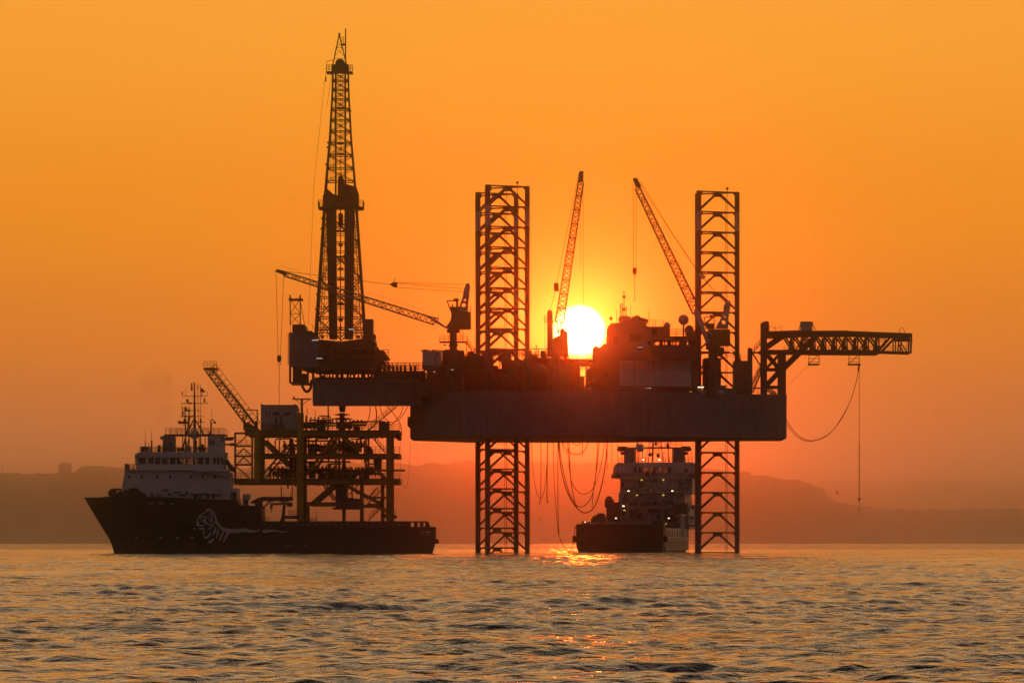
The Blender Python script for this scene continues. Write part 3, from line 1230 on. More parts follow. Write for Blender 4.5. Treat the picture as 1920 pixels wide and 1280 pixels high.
m.pprism([(704, 654), (708, 650), (712, 656), (720, 657), (724, 664), (718, 670), (714, 684), (712, 716), (704, 716)], 1092, 1106)
m.build("mud_return_house", M["deck"], dfl)
m = MB()
for xa, ya, xb, yb, w in ((714, 672, 734, 700, 0.3), (718, 668, 740, 697, 0.22), (714, 686, 726, 697, 0.3), (720, 672, 720, 697, 0.22), (728, 671, 728, 690, 0.22), (712, 690, 724, 676, 0.2), (722, 697, 732, 684, 0.2)):
    m.beam(at(xa, ya, 1094), at(xb, yb, 1094), w)
    m.beam(at(xa, ya, 1103), at(xb, yb, 1103), w)
m.build("ramp_frame", M["steel"], dfl)
m = MB()
rng = random.Random(77)
for i in range(60):
    x = rng.uniform(596, 702)
    y = rng.choice((634, 648, 660, 672, 684))
    m.pbox(x, y - rng.uniform(1, 7), x + rng.uniform(1, 7), y, 1086.0, 1086.95)
m.build("wall_fitting", M["steel"], dfl, kind="stuff")
m = MB()
m.rail([at(716, 671, 1094), at(728, 671, 1094)], h=1.7, gap=1.0, r=0.07)
m.pbox(714, 669, 729, 671, 1093, 1107)
m.build("pipe_ramp", M["steel"], dfl)
# small guide mast with horns at the far left
t = thing("guide_mast", "small horned lattice mast on the drill floor, left of the derrick", "mast", at(556, 608, 1100))
for x in (544, 563):
    for Yp in (1097, 1101):
        m = MB()
        m.beam(at(x, 610, Yp), at(x, 561, Yp), 0.22)
        m.build("post", M["steel"], t)
for (xa, ya, xb, yb) in ((544, 561, 563, 588), (563, 561, 544, 588), (544, 588, 563, 608), (563, 588, 544, 608), (544, 588, 563, 588), (563, 563, 571, 608)):
    m = MB()
    m.beam(at(xa, ya, 1097), at(xb, yb, 1097), 0.12)
    m.build("brace", M["steel"], t)
m = MB()
m.pbox(541, 559.5, 567, 562.5, 1096.5, 1101.5)
m.build("top_beam", M["steel"], t)
for x, s in ((543, 1), (564, -1)):
    m = MB()
    m.path([at(x, 561, 1099), at(x + s * 1.8, 557, 1099), at(x + s * 0.6, 554.5, 1099), at(x - s * 0.4, 552.5, 1099)], [0.22, 0.2, 0.14, 0.1], 6)
    m.build("horn", M["steel"], t)

# ---- derrick
DC = 638.5
der = thing("drilling_derrick", "tall tapering lattice derrick with crown on the left of the rig", "derrick", at(DC, 632))
HW = [(640, 46.5), (625, 45.2), (390, 30), (340, 26.5), (262, 20), (180, 15.5), (122, 14)]


def dhw(y):
    ys = [a for a, _ in HW][::-1]
    ws = [b for _, b in HW][::-1]
    return float(np.interp(y, ys, ws)) * 0.11


def dpt(y, sx, sy):
    c = at(DC, y)
    h = dhw(y)
    return Vector((c.x + sx * h, 1100 + sy * h, c.z))


LV = [636, 596, 558, 522, 488, 456, 424, 391, 341, 316, 292, 269, 247, 226, 206, 187, 169, 152, 136]
for sx in (-1, 1):
    for sy in (-1, 1):
        m = MB()
        m.path([dpt(y, sx, sy) for y in (640, 390, 340, 262, 180, 122)], [0.26, 0.22, 0.2, 0.18, 0.16, 0.16], 6)
        m.build("leg", M["steel"], der)
for i, (ya, yb) in enumerate(zip(LV, LV[1:])):
    for (c0, c1) in (((-1, -1), (1, -1)), ((1, -1), (1, 1)), ((1, 1), (-1, 1)), ((-1, 1), (-1, -1))):
        m = MB()
        m.beam(dpt(yb, *c0), dpt(yb, *c1), 0.2)
        m.build("girt", M["steel"], der)
        if ya > 391:
            ym = (ya + yb) / 2
            m = MB()
            m.beam(dpt(ym, *c0), dpt(ym, *c1), 0.13)
            m.build("girt", M["steel"], der)
        if yb == 341:
            continue
        if ya > 391:
            # lower panels: knee braces to the middle, leaving the pipe-handling bay open
            mid = (dpt(ya, *c0) + dpt(ya, *c1)) / 2
            midt = (dpt(yb, *c0) + dpt(yb, *c1)) / 2
            for c in (c0, c1):
                m = MB()
                if i % 2:
                    m.beam(dpt(ya, *c), midt, 0.18)
                else:
                    m.beam(dpt(yb, *c), mid, 0.18)
                m.build("brace", M["steel"], der)
        else:
            for a_, b_ in ((c0, c1), (c1, c0)):
                m = MB()
                m.beam(dpt(ya, *a_), dpt(yb, *b_), 0.14)
                m.build("brace", M["steel"], der)
# side-bay cross bracing beside the racked pipe
for i, (ya, yb) in enumerate(zip(LV[:7], LV[1:8])):
    for sx in (-1, 1):
        for sy in (-1, 1):
            o1, o2 = dpt(ya, sx, sy), dpt(yb, sx, sy)
            i1, i2 = o1.copy(), o2.copy()
            i1.x = at(DC + sx * 15, 0).x
            i2.x = at(DC + sx * 15, 0).x
            for a_, b_ in ((o1, i2), (i1, o2)):
                m = MB()
                m.beam(a_, b_, 0.12)
                m.build("brace", M["steel"], der)
# standpipes and ladders inside the corners
for sx, k, w in ((-1, 0.86, 0.14), (-1, 0.74, 0.10), (1, 0.84, 0.14), (1, 0.70, 0.10), (1, 0.62, 0.08)):
    m = MB()
    a_, b_ = dpt(636, sx, 0), dpt(392, sx, 0)
    c0_, c1_ = at(DC, 636), at(DC, 392)
    m.beam((c0_.x + (a_.x - c0_.x) * k, 1101, a_.z), (c1_.x + (b_.x - c1_.x) * k, 1101, b_.z), w)
    m.build("standpipe", M["steel"], der)
m = MB()
m.ladder(at(DC - 17, 340, 1099), at(DC - 11.5, 138, 1099), w=0.6)
m.build("ladder", M["steel"], der)
# inner guide rails
for sx in (-1, 1):
    m = MB()
    c = at(DC + sx * 9, 400)
    for Yp in (1098, 1102):
        m.beam((c.x, Yp, at(0, 636).z), (c.x, Yp, at(0, 136).z), 0.24)
    m.build("guide_rail", M["steel"], der)
# racked stands of drill pipe
for sx, xt0, xt1, xb0, xb1 in ((-1, 613, 629, 619.5, 631.5), (1, 648, 664, 649.5, 661)):
    m = MB()
    for i in range(9):
        for j in range(5):
            f = i / 8
            a = at(xt0 + (xt1 - xt0) * f, 384)
            b = at(xb0 + (xb1 - xb0) * f, 636)
            Ya = 1096.5 + j * 1.1
            m.tube((b.x, Ya, b.z), (a.x, Ya, a.z), 0.125, 5)
    m.build("pipe_stand", M["steel"], der, kind="stuff")
# travelling block, top drive and hook in the middle
m = MB()
m.pprism([(634, 343), (633, 338), (635, 332), (639, 329), (643, 332), (645, 338), (645, 346), (643, 372), (635, 372)], 1099, 1101)
m.build("travelling_block", M["steel"], der)
m = MB()
for y0, y1, w in ((400, 420, 4.2), (432, 434, 3), (456, 462, 3.2), (502, 505, 5), (566, 570, 4.6), (596, 602, 4), (612, 616, 2)):
    m.pbox(DC - w, y0, DC + w, y1, 1099.2, 1100.8)
m.tube(at(DC, 372), at(DC, 640), 0.13, 6)
for dx in (-1.6, 1.6):
    m.tube(at(DC + dx, 330), at(DC + dx * 2, 140), 0.03, 4)
m.tube(at(DC, 330), at(DC, 140), 0.05, 5)
m.build("top_drive", M["steel"], der)
for (y, w) in ((481, 16), (524, 12), (570, 14), (419, 10), (433, 16)):
    m = MB()
    m.pbox(DC - w / 2, y - 1.5, DC + w / 2, y + 1.5, 1099, 1101)
    m.build("guide_beam", M["steel"], der)
for y in (268, 288, 202):
    m = MB()
    m.pbox(DC - 6, y - 1, DC + 6, y + 1, 1099.4, 1100.6)
    for dx in (-5, 5):
        m.sphere(at(DC + dx, y), 0.22, 7, 5)
    m.build("sheave_beam", M["steel"], der)
# monkey board: wind walls and side baskets
for poly, Ya, Yb in (([(633, 392), (633, 346), (648, 345), (668, 350), (673.5, 366), (671, 376), (671, 392)], 1096.4, 1096.65),
                     ([(606, 392), (606, 374), (607, 362), (609, 352), (616, 356), (625, 364), (633, 366), (633, 392)], 1096.4, 1096.65),
                     ([(606, 392), (606, 368), (671, 368), (671, 392)], 1103.4, 1103.65)):
    m = MB()
    m.pprism(poly, Ya, Yb)
    m.build("wind_wall", M["red"], der)
for x in (606, 671):
    m = MB()
    m.pbox(x - 0.8, 366, x + 0.8, 392, 1096.7, 1103.4)
    m.build("wind_wall", M["red"], der)
m = MB()
m.pbox(604, 386.5, 674, 389, 1095.6, 1104)
m.build("monkey_board", M["steel"], der)
for xa, xb in ((597, 606), (671.5, 681)):
    m = MB()
    m.pbox(xa, 387, xb, 391.5, 1097, 1103)
    m.rail([at(xa, 387, 1097), at(xb, 387, 1097)], h=1.25, gap=0.9, r=0.06)
    m.rail([at(xa, 387, 1103), at(xb, 387, 1103)], h=1.25, gap=0.9, r=0.06)
    xo = xa if xa < 640 else xb
    m.pbox(xo - 0.9, 377, xo + 0.9, 388, 1097, 1103)
    m.build("basket", M["steel"], der)
# crown: platform, baskets, water-table, A-frame and whip
m = MB()
m.pbox(622, 121, 652, 136, 1098.2, 1101.8)
m.pprism([(628, 121), (630, 114), (634, 111), (641, 111), (645, 114), (647, 121)], 1098.8, 1101.2)
m.build("crown_block", M["steel"], der)
for xa, xb in ((612, 622), (652, 661)):
    m = MB()
    m.pbox(xa, 134, xb, 137, 1098, 1102)
    m.rail([at(xa, 134, 1098), at(xb, 134, 1098)], h=1.3, gap=0.6, r=0.06)
    m.rail([at(xa, 134, 1102), at(xb, 134, 1102)], h=1.3, gap=0.6, r=0.06)
    m.build("basket", M["steel"], der)
for xa, ya, xb, yb, w in ((624, 122, 635.8, 66, 0.22), (650, 122, 636.2, 66, 0.22), (628, 105, 645, 90, 0.08), (645, 105, 629, 90, 0.08), (626, 110, 647.5, 110, 0.1),
                          (631, 90, 642, 78, 0.08), (642, 90, 632, 78, 0.08), (630, 90, 643, 90, 0.1)):
    for Yp in (1099, 1101):
        m = MB()
        m.beam(at(xa, ya, Yp), at(xb, yb, Yp), w)
        m.build("crown_frame", M["steel"], der)
m = MB()
m.pbox(634.6, 62, 637.4, 69, 1098.6, 1101.4)
m.tube(at(648, 122), at(648, 54), 0.14, 6)
m.pbox(639, 82, 648, 84.5, 1099, 1101)
m.rail([at(640, 82, 1099), at(648, 82, 1099)], h=1.3, gap=0.5, r=0.04)
m.build("whip_antenna", M["steel"], der)
m = MB()
m.beam(at(624, 113), at(611.5, 116), 0.1)
m.tube(at(612, 116), at(611, 144), 0.04, 4)
m.pbox(609.6, 144, 612, 153, 1099.8, 1100.2)
m.build("gin_pole", M["steel"], der)
for xa, ya, xb, yb, Yp in ((609, 150, 588, 352, 1098), (588, 352, 578, 610, 1098), (622, 136, 613, 200, 1097)):
    m = MB()
    m.tube(at(xa, ya, Yp), at(xb, yb, Yp), 0.03, 4)
    m.build("guy_line", M["rope"], der)
rng = random.Random(2)
for i in range(16):
    y = rng.uniform(170, 600)
    s = rng.choice((-1, 1))
    p = dpt(y, s, -1)
    m = MB()
    m.sphere(p + Vector((s * 0.25, -0.1, 0)), 0.22, 7, 5)
    m.build("floodlight", M["steel"], der)

# blowout preventer below the drill floor
bop = thing("blowout_preventer", "flanged wellhead stack hanging between the cantilever and the platform deck", "wellhead stack", at(641, 806))
m = MB()
m.pprism([(635, 760.5), (648, 760.5), (646, 772), (637, 772)], 1098.8, 1101.2)
m.tube(at(641.5, 774), at(641.5, 806), 0.55, 10)
m.build("body", M["steel"], bop)
for y, w, h in ((777, 14, 3.2), (785, 19, 3.4), (792.5, 12, 4.5), (799, 9, 3)):
    m = MB()
    m.drum(at(641.5, y), (0, 0, 1), w * 0.075, h * 0.11, 14)
    m.pbox(641.5 - w, y - h * 0.3, 641.5 + w, y + h * 0.3, 1099.6, 1100.4)
    m.build("ram_flange", M["steel"], bop)

# ================================================================== pedestal cranes
def wire(parent, pts, r=0.045, name="wire_rope"):
    m = MB()
    m.path(pts, r, 4)
    return m.build(name, M["rope"], parent)


def hook(parent, c, r=0.42, tail=None):
    m = MB()
    m.box(c.x - r, c.x + r, c.y - 0.25, c.y + 0.25, c.z - 0.1, c.z + 0.9)
    m.box(c.x - r * 0.75, c.x + r * 0.75, c.y - 0.2, c.y + 0.2, c.z + 0.9, c.z + 1.05)
    m.box(c.x - r * 0.75, c.x + r * 0.75, c.y - 0.2, c.y + 0.2, c.z - 0.25, c.z - 0.1)
    b = m.build("hook_block", M["steel"], parent)
    m = MB()
    m.path([c + Vector((0.28 * math.sin(a), 0, -0.62 - 0.28 * math.cos(a))) for a in [i * 0.55 for i in range(-1, 10)]], 0.07, 5)
    m.tube(c + Vector((0, 0, -0.2)), c + Vector((0, 0, -0.42)), 0.08, 5)
    m.build("hook", M["steel"], b)


def gantry(parent, pts, holes, Yc, mat):
    """Tapered twin-plate A-frame with lightening holes cut through."""
    import bmesh
    for Ys in (Yc - 1.1, Yc + 1.1):
        m = MB()
        bm = bmesh.new()
        loops = [[(at(x, y, Yc).x, at(x, y, Yc).z) for x, y in pts]]
        for hx, hy, hr in holes:
            c = at(hx, hy, Yc)
            loops.append([(c.x + hr * math.cos(a), c.z + hr * math.sin(a)) for a in [2 * math.pi * i / 14 for i in range(14)]])
        edges = []
        for lp in loops:
            vs_ = [bm.verts.new((x, Ys, z)) for x, z in lp]
            edges += [bm.edges.new((vs_[i], vs_[(i + 1) % len(vs_)])) for i in range(len(vs_))]
        bmesh.ops.triangle_fill(bm, use_beauty=True, edges=edges)
        geo = bmesh.ops.extrude_face_region(bm, geom=bm.faces[:])
        bmesh.ops.translate(bm, vec=(0, 0.25, 0), verts=[v for v in geo["geom"] if isinstance(v, bmesh.types.BMVert)])
        bm.verts.index_update()
        m.add([v.co[:] for v in bm.verts], [[v.index for v in f.verts] for f in bm.faces])
        bm.free()
        m.build("gantry_plate", mat, parent)


# ---- crane with the long boom lying across the derrick
Yc = 1082.0
cr = thing("pedestal_crane", "yellow-housed pedestal crane with its long boom lowered leftward across the derrick", "crane", at(850, 690, Yc), group="pedestal cranes on the rig")
m = MB()
m.tube(at(850, 690, Yc), at(850, 622, Yc), 0.75, 14)
m.tube(at(850, 650, Yc), at(850, 645, Yc), 0.95, 14)
m.tube(at(850, 624, Yc), at(850, 618, Yc), 1.35, 14)
m.build("pedestal", M["deck"], cr)
m = MB()
m.pprism([(847, 584), (883, 584), (883, 617), (862, 617), (860, 620), (842, 619), (836, 613), (845, 600)], Yc - 1.7, Yc + 1.7)
m.build("machine_house", M["olive"], cr)
# cab with open window frames
cab = MB()
cab.pprism([(846, 587), (841.5, 575), (861, 575), (861, 587)], Yc - 1.2, Yc + 0.9)
cabo = cab.build("cab", M["olive"], cr)
m = MB()
for a, b in (((838.5, 564), (842.5, 576)), ((838, 564), (859, 564)), ((858, 562), (858, 576)), ((856, 564), (856, 576))):
    for Ys in (Yc - 1.1, Yc + 0.8):
        m.beam(at(*a, Ys), at(*b, Ys), 0.24)
m.pbox(850, 559.5, 860, 563.5, Yc - 1.1, Yc + 0.8)
m.build("cab_frame", M["olive"], cabo)
m = MB()
m.pprism([(846.5, 576), (847, 571.5), (848, 569.2), (849, 571.5), (850.5, 576)], Yc - 0.4, Yc)
m.build("operator_seat", M["steel"], cabo)
gantry(cr, [(858, 584), (868, 556), (869, 545), (874, 532), (880, 531), (881.5, 538), (878, 568), (876, 584)],
       [(872, 562.5, 0.26), (869.4, 572, 0.45)], Yc, M["grey"])
m = MB()
m.pbox(824, 639.5, 876, 642, Yc - 1.6, Yc + 1.6)
m.pprism([(843, 642), (857, 642), (855, 648), (845, 648)], Yc - 1, Yc + 1)
pf = m.build("access_platform", M["steel"], cr)
m = MB()
for Ys in (Yc - 1.6, Yc + 1.6):
    m.rail([at(824, 639.5, Ys), at(876, 639.5, Ys)], h=1.15, gap=0.9)
m.rail([at(877, 584, Yc - 1.5), at(883, 584, Yc - 1.5)], h=1.0, gap=0.5)
m.ladder(at(866, 640, Yc - 1), at(866, 618, Yc - 1))
m.build("guard_rail", M["steel"], pf, kind="stuff")
m = MB()
m.drum(at(834, 647, Yc), (0, 0, 1), 0.3, 0.25)
m.tube(at(834, 642, Yc), at(834, 647, Yc), 0.05, 5)
m.build("floodlight", M["steel"], pf)
foot, mid, tip = at(837, 614.5, Yc), at(815, 602.8, Yc), at(533, 513.5, Yc)
ch, lace = lattice(mid, tip, 1.5, 0.9, 1.35, 0.85, 26, r=0.13, rl=0.075)
for c in ch:
    c.build("boom_chord", M["hull"], cr)
lace.build("boom_lacing", M["hull"], cr, kind="stuff")
m = MB()
for s in (-0.7, 0.7):
    a = Vector((0, s, 0))
    m.path([foot + a, mid + a + Vector((0.6, 0, -0.15)), mid + a + Vector((-1.5, 0, 1.0))], [0.2, 0.26, 0.14], 6)
m.beam(at(822.5, 596.5, Yc), at(817, 606, Yc), 0.25)
m.beam(at(822.5, 596.5, Yc), at(800, 594, Yc), 0.22)
m.build("boom_foot", M["grey"], cr)
m = MB()
m.pprism([(515, 508.5), (520, 504.5), (536, 508.5), (537, 512), (535, 516.5)], Yc - 0.6, Yc + 0.6)
m.build("boom_head", M["steel"], cr)
m = MB()
m.rail([at(795, 592, Yc - 0.7), at(690, 557, Yc - 0.7)], h=1.1, gap=5, r=0.02, bars=1)
m.path([at(522, 505, Yc), at(525, 497.5, Yc), at(562, 509, Yc), at(562, 512, Yc)], 0.025, 4)
m.build("boom_handline", M["rope"], cr)
m = MB()
m.pprism([(730, 533), (737, 529), (745, 529.5), (744.5, 539), (738, 538)], Yc - 0.5, Yc + 0.5)
m.beam(at(739.5, 530, Yc), at(740, 520.5, Yc), 0.12)
m.build("pendant_block", M["steel"], cr)
for Ys in (-0.4, 0.4):
    wire(cr, [at(731, 533, Yc + Ys), at(660, 524.5, Yc + Ys), at(600, 516.5, Yc + Ys), at(537, 509, Yc + Ys)])
for y0, y1 in ((529.5, 533), (531, 541), (538.5, 547)):
    wire(cr, [at(744, y0, Yc), at(810, (y0 + y1) / 2 + 0.6, Yc), at(868 if y1 > 534 else 875, y1, Yc)])
wire(cr, [at(517.5, 509, Yc), at(521.5, 666, Yc)])
wire(cr, [at(532, 515, Yc), at(526, 666, Yc)])
hk = at(523.5, 675.5, Yc)
hook(cr, hk)
wire(cr, [hk + Vector((0, 0, -0.8)), at(523.5, 758, Yc)], 0.05)

# ---- crane in front of the sun, boom raised
Yc = 1112.0
cr = thing("pedestal_crane", "crane silhouetted against the sun's left edge with its boom raised steeply", "crane", at(1045, 672, Yc), group="pedestal cranes on the rig")
m = MB()
m.pprism([(1026, 668), (1026, 584), (1028, 581), (1034, 581), (1036, 585), (1037, 668)], Yc - 1.2, Yc + 1.2)
m.build("king_post", M["deck"], cr)
m = MB()
m.pprism([(1037, 668), (1037, 634), (1043, 631), (1050, 628), (1050, 618), (1056, 614), (1059, 620), (1064, 622), (1066, 668)], Yc - 1.8, Yc + 1.8)
m.build("machine_house", M["olive"], cr)
m = MB()
m.ladder(at(1024, 668, Yc), at(1024, 592, Yc), w=0.55)
m.rail([at(1020, 602, Yc), at(1026, 602, Yc)], h=1.2, gap=0.5)
m.pbox(1020, 602, 1038, 603, Yc - 1.3, Yc + 1.3)
m.build("ladder", M["steel"], cr)
a, b = at(1049, 604, Yc), at(1089.5, 341, Yc)
ch, lace = lattice(a, b, 1.75, 1.1, 1.75, 1.1, 30, up=(-1, 0, 0.15), r=0.15, rl=0.08)
for c in ch:
    c.build("boom_chord", M["deck"], cr)
lace.build("boom_lacing", M["deck"], cr, kind="stuff")
m = MB()
for dx in (-4, 4):
    m.path([at(1046, 626, Yc), at(1049 + dx, 604, Yc)], [0.16, 0.14], 6)
m.build("boom_foot", M["deck"], cr)
m = MB()
m.pprism([(1083.5, 341), (1086, 322), (1089, 320.5), (1094.5, 321.5), (1093.5, 328), (1093, 341)], Yc - 0.6, Yc + 0.6)
m.build("boom_head", M["steel"], cr)
m = MB()
m.pprism([(1038, 532), (1041, 529.5), (1047, 531), (1048.5, 546), (1039, 545.5)], Yc - 0.5, Yc + 0.5)
m.build("pendant_block", M["steel"], cr)
for Ys in (-0.4, 0.4):
    wire(cr, [at(1085, 326, Yc + Ys), at(1064, 430, Yc), at(1044, 531, Yc + Ys)])
    wire(cr, [at(1042, 545, Yc + Ys), at(1031, 582, Yc + Ys)])
wire(cr, [at(1093.5, 328, Yc), at(1094, 640, Yc)], 0.035)
wire(cr, [at(1089, 341, Yc), at(1088, 500, Yc)], 0.025)

# ---- crane at the right leg, boom leaning left
Yc = 1086.0
cr = thing("pedestal_crane", "olive crane beside the right leg, grey boom leaning up to the left", "crane", at(1337, 742, Yc), group="pedestal cranes on the rig")
m = MB()
m.tube(at(1337, 742, Yc), at(1337, 650, Yc), 1.0, 14)
m.tube(at(1337, 655, Yc), at(1337, 648, Yc), 1.5, 14)
m.tube(at(1337, 674, Yc), at(1337, 671, Yc), 1.9, 14)
m.build("pedestal", M["deck"], cr)
m = MB()
m.pprism([(1324, 647), (1328, 617), (1369, 617), (1369, 648), (1330, 649)], Yc - 1.8, Yc + 1.8)
m.build("machine_house", M["olive"], cr)
m = MB()
m.pprism([(1324, 616), (1322, 606), (1340, 606), (1340, 616)], Yc - 1.6, Yc + 0.8)
cabo = m.build("cab", M["olive"], cr)
m = MB()
for a, b in (((1320, 595), (1323, 607)), ((1319.5, 595), (1340, 594)), ((1339, 590), (1339, 607)), ((1336, 592), (1328, 605))):
    for Ys in (Yc - 1.5, Yc + 0.7):
        m.beam(at(*a, Ys), at(*b, Ys), 0.2)
m.drum(at(1333, 592.5, Yc), (0, 1, 0), 0.3, 1.2)
m.build("cab_frame", M["olive"], cabo)
gantry(cr, [(1341, 616), (1357, 586), (1357, 573), (1362, 565), (1369, 563.5), (1369.5, 572), (1366, 594), (1365, 616)],
       [(1359.5, 594.5, 0.28), (1357, 604, 0.45)], Yc, M["grey"])
a, b = at(1306, 585, Yc - 1), at(1195, 352, Yc - 1)
ch, lace = lattice(a, b, 1.7, 1.0, 1.7, 1.0, 30, up=(1, 0, 0.5), r=0.15, rl=0.08)
for c in ch:
    c.build("boom_chord", M["deck"], cr)
lace.build("boom_lacing", M["deck"], cr, kind="stuff")
for s in (-1.0, 1.0):
    m = MB()
    m.pprism([(1305, 578), (1312, 584), (1319, 607), (1330, 640), (1327.5, 645), (1323, 642), (1312, 612), (1301, 590)], Yc - 1.0 + s - 0.15, Yc - 1.0 + s + 0.15)
    m.build("boom_foot", M["grey"], cr)
m = MB()
m.beam(at(1310, 590, Yc - 1.9), at(1334, 628, Yc - 1.9), 0.25)
m.build("boom_stop", M["grey"], cr)
m = MB()
m.pprism([(1186.5, 334), (1194.5, 333.5), (1202, 349), (1197, 352.5), (1192, 350)], Yc - 1.6, Yc - 0.4)
m.build("boom_head", M["steel"], cr)
m = MB()
m.rail([at(1198, 341, Yc - 1.7), at(1247, 445, Yc - 1.7)], h=0.6, gap=6, r=0.015, bars=1)
m.path([at(1244, 428, Yc - 1), at(1247, 425, Yc - 1), at(1263, 468, Yc - 1)], 0.02, 4)
m.path([at(1262, 472, Yc - 1), at(1265, 471, Yc - 1), at(1300, 560, Yc - 1)], 0.02, 4)
m.build("boom_handline", M["rope"], cr)
m = MB()
m.pprism([(1309, 513), (1316, 513), (1324, 519), (1318, 524), (1314, 520)], Yc - 1.8, Yc - 1.2)
m.build("pendant_block", M["grey"], cr)
for dx in (0, 2.2):
    wire(cr, [at(1199 + dx, 343 - dx, Yc - 1), at(1256, 432 - dx * 0.8, Yc - 1), at(1313, 517 - dx, Yc - 1.5)])
    wire(cr, [at(1319, 520 + dx, Yc - 1.5), at(1340, 545 + dx, Yc - 1), at(1362, 568 + dx, Yc - 0.6)], 0.04)
wire(cr, [at(1187.2, 336, Yc - 1), at(1187.6, 502, Yc - 1)])
wire(cr, [at(1193, 350, Yc - 1), at(1192.4, 502, Yc - 1)])
hk = at(1190, 511.5, Yc - 1)
hook(cr, hk)
wire(cr, [hk + Vector((0, 0, -0.8)), at(1190, 562, Yc - 1)], 0.05)
m = MB()
m.sphere(at(1190, 563, Yc - 1), 0.15, 7, 5)
m.build("hook_weight", M["steel"], cr)

# ================================================================== braced loading boom at the rig's right end
lb = thing("loading_boom", "braced steel gantry reaching out level to the right from the rig's end", "loading gantry", at(1448, 742))
G = [("post", 1432, 606, 1432, 742, 1.35), ("post", 1464, 661, 1464, 742, 1.3), ("post", 1471.5, 664, 1471.5, 742, 0.45)]
for nm, xa, ya, xb, yb, w in G:
    for Yp in (1096.5, 1103.5):
        m = MB()
        m.beam(at(xa, ya, Yp), at(xb, yb, Yp), w, 0.9)
        m.build(nm, M["steel"], lb)
m = MB()
m.pbox(1430, 603, 1442, 622, 1097, 1103)
m.drum(at(1437, 604.5), (0, 0, 1), 0.28, 0.6)
m.build("machinery_box", M["steel"], lb)


def gb(name, xa, ya, xb, yb, w, Ys=(1096.5, 1103.5), mat="steel"):
    for Yp in Ys:
        m = MB()
        a_, b_ = at(xa, ya, 1096.5), at(xb, yb, 1096.5)
        a_.y = b_.y = Yp
        m.beam(a_, b_, w, 0.6)
        m.build(name, M[mat], lb)


gb("top_chord", 1430, 627, 1500, 625, 1.3)
gb("top_chord", 1500, 625, 1590, 624.5, 1.1)
gb("top_chord", 1590, 624.5, 1710, 629, 0.95)
gb("bottom_chord", 1426, 659, 1500, 659.5, 0.8)
gb("bottom_chord", 1500, 659.5, 1648, 660.5, 0.85)
gb("bottom_chord", 1648, 659, 1709, 661, 0.4)
gb("knee_brace", 1466, 694, 1530, 631, 1.15)
gb("knee_brace", 1438, 650, 1470, 628, 1.2)
gb("diagonal_brace", 1438, 722, 1464, 694, 0.95)
gb("diagonal_brace", 1438, 690, 1462, 664, 0.5)
gb("diagonal_brace", 1462, 690, 1440, 664, 0.5)
gb("cross_brace", 1434, 692, 1464, 692, 0.5)
gb("cross_brace", 1434, 725, 1464, 725, 0.5)
gb("diagonal_brace", 1436, 726, 1454, 740, 0.25)
gb("diagonal_brace", 1442, 726, 1456, 738, 0.25)
# truss webbing
x = 1472
i = 0
while x < 1650:
    gb("web_member", x, 631, x + 18, 657, 0.34, (1096.6, 1103.4))
    gb("web_member", x + 9, 657, x + 14, 631, 0.3, (1097.5, 1102.5))
    if i % 2:
        gb("web_member", x + 17, 631, x, 657, 0.26, (1099.3,))
    gb("web_post", x + 16, 631, x + 16.5, 657, 0.28, (1096.8, 1103.2))
    x += 20
    i += 1
gb("web_member", 1648, 657, 1668, 634, 0.4)
gb("web_member", 1656, 657, 1678, 634, 0.3)
gb("web_post", 1690, 632, 1688, 660, 0.25)
gb("web_post", 1679, 632, 1679, 660, 0.22)
gb("web_post", 1709, 626, 1708, 661, 0.3)
gb("web_member", 1688, 640, 1700, 660, 0.2)
m = MB()
m.pbox(1680, 635.5, 1711, 638.5, 1097, 1103)
m.pprism([(1690, 637), (1692, 628), (1698, 630), (1700, 637)], 1098, 1102)
m.build("end_platform", M["steel"], lb)
m = MB()
m.ladder(at(1703, 660, 1097), at(1703, 627, 1097), w=0.7)
m.path([at(1686.5, 624, 1098), at(1687.5, 616, 1098), at(1691, 613.5, 1098), at(1696, 620, 1098), at(1696, 625, 1098)], 0.06, 5)
m.rail([at(1470, 659, 1099), at(1700, 659.5, 1099)], h=1.2, gap=2.4)
m.rail([at(1510, 632, 1101), at(1660, 632, 1101)], h=-0.9, gap=4, r=0.05)
for xx in (1443, 1452, 1454, 1466):
    m.beam(at(xx, 620, 1098), at(xx, 611, 1098), 0.07)
m.beam(at(1443, 611, 1098), at(1453, 615, 1098), 0.07)
m.beam(at(1454, 617, 1098), at(1466, 610.5, 1098), 0.07)
m.build("guard_rail", M["steel"], lb, kind="stuff")
m = MB()
m.pbox(1502, 604, 1523.5, 619, 1098, 1102)
bx = m.build("white_cabin", M["grey"], lb)
m = MB()
m.beam(at(1502.5, 604, 1098), at(1497, 619, 1098), 0.14)
m.beam(at(1523, 604, 1098), at(1528.5, 619, 1098), 0.14)
m.pbox(1502, 602.6, 1524, 604, 1097.9, 1102.1)
m.build("stay", M["steel"], bx)
for xa in (1516.5, 1591.5):
    m = MB()
    xb = xa + 19.5
    for Ys in (1097.5, 1100.5):
        for xx in (xa, xb):
            m.beam(at(xx, 663, Ys), at(xx, 683.5, Ys), 0.13)
        for yy in (666, 672, 678):
            m.beam(at(xa, yy, Ys), at(xb, yy, Ys), 0.1)
        m.beam(at(xa, 682, Ys), at(xb, 664, Ys), 0.12)
    m.pbox(xa - 0.3, 681.5, xb + 0.3, 684, 1097.2, 1100.8)
    m.build("hanging_basket", M["steel"], lb)
m = MB()
m.stair(at(1412, 660, 1098), at(1430, 640, 1098), n=8)
m.beam(at(1411, 662, 1098), at(1424, 683, 1098), 0.3)
m.pbox(1411, 659, 1430, 661.5, 1097, 1101)
m.stair(at(1412, 735, 1099), at(1427, 698, 1099), n=10)
m.pbox(1411, 726, 1430, 728, 1097, 1101)
m.build("access_stair", M["steel"], lb, kind="stuff")
m = MB()
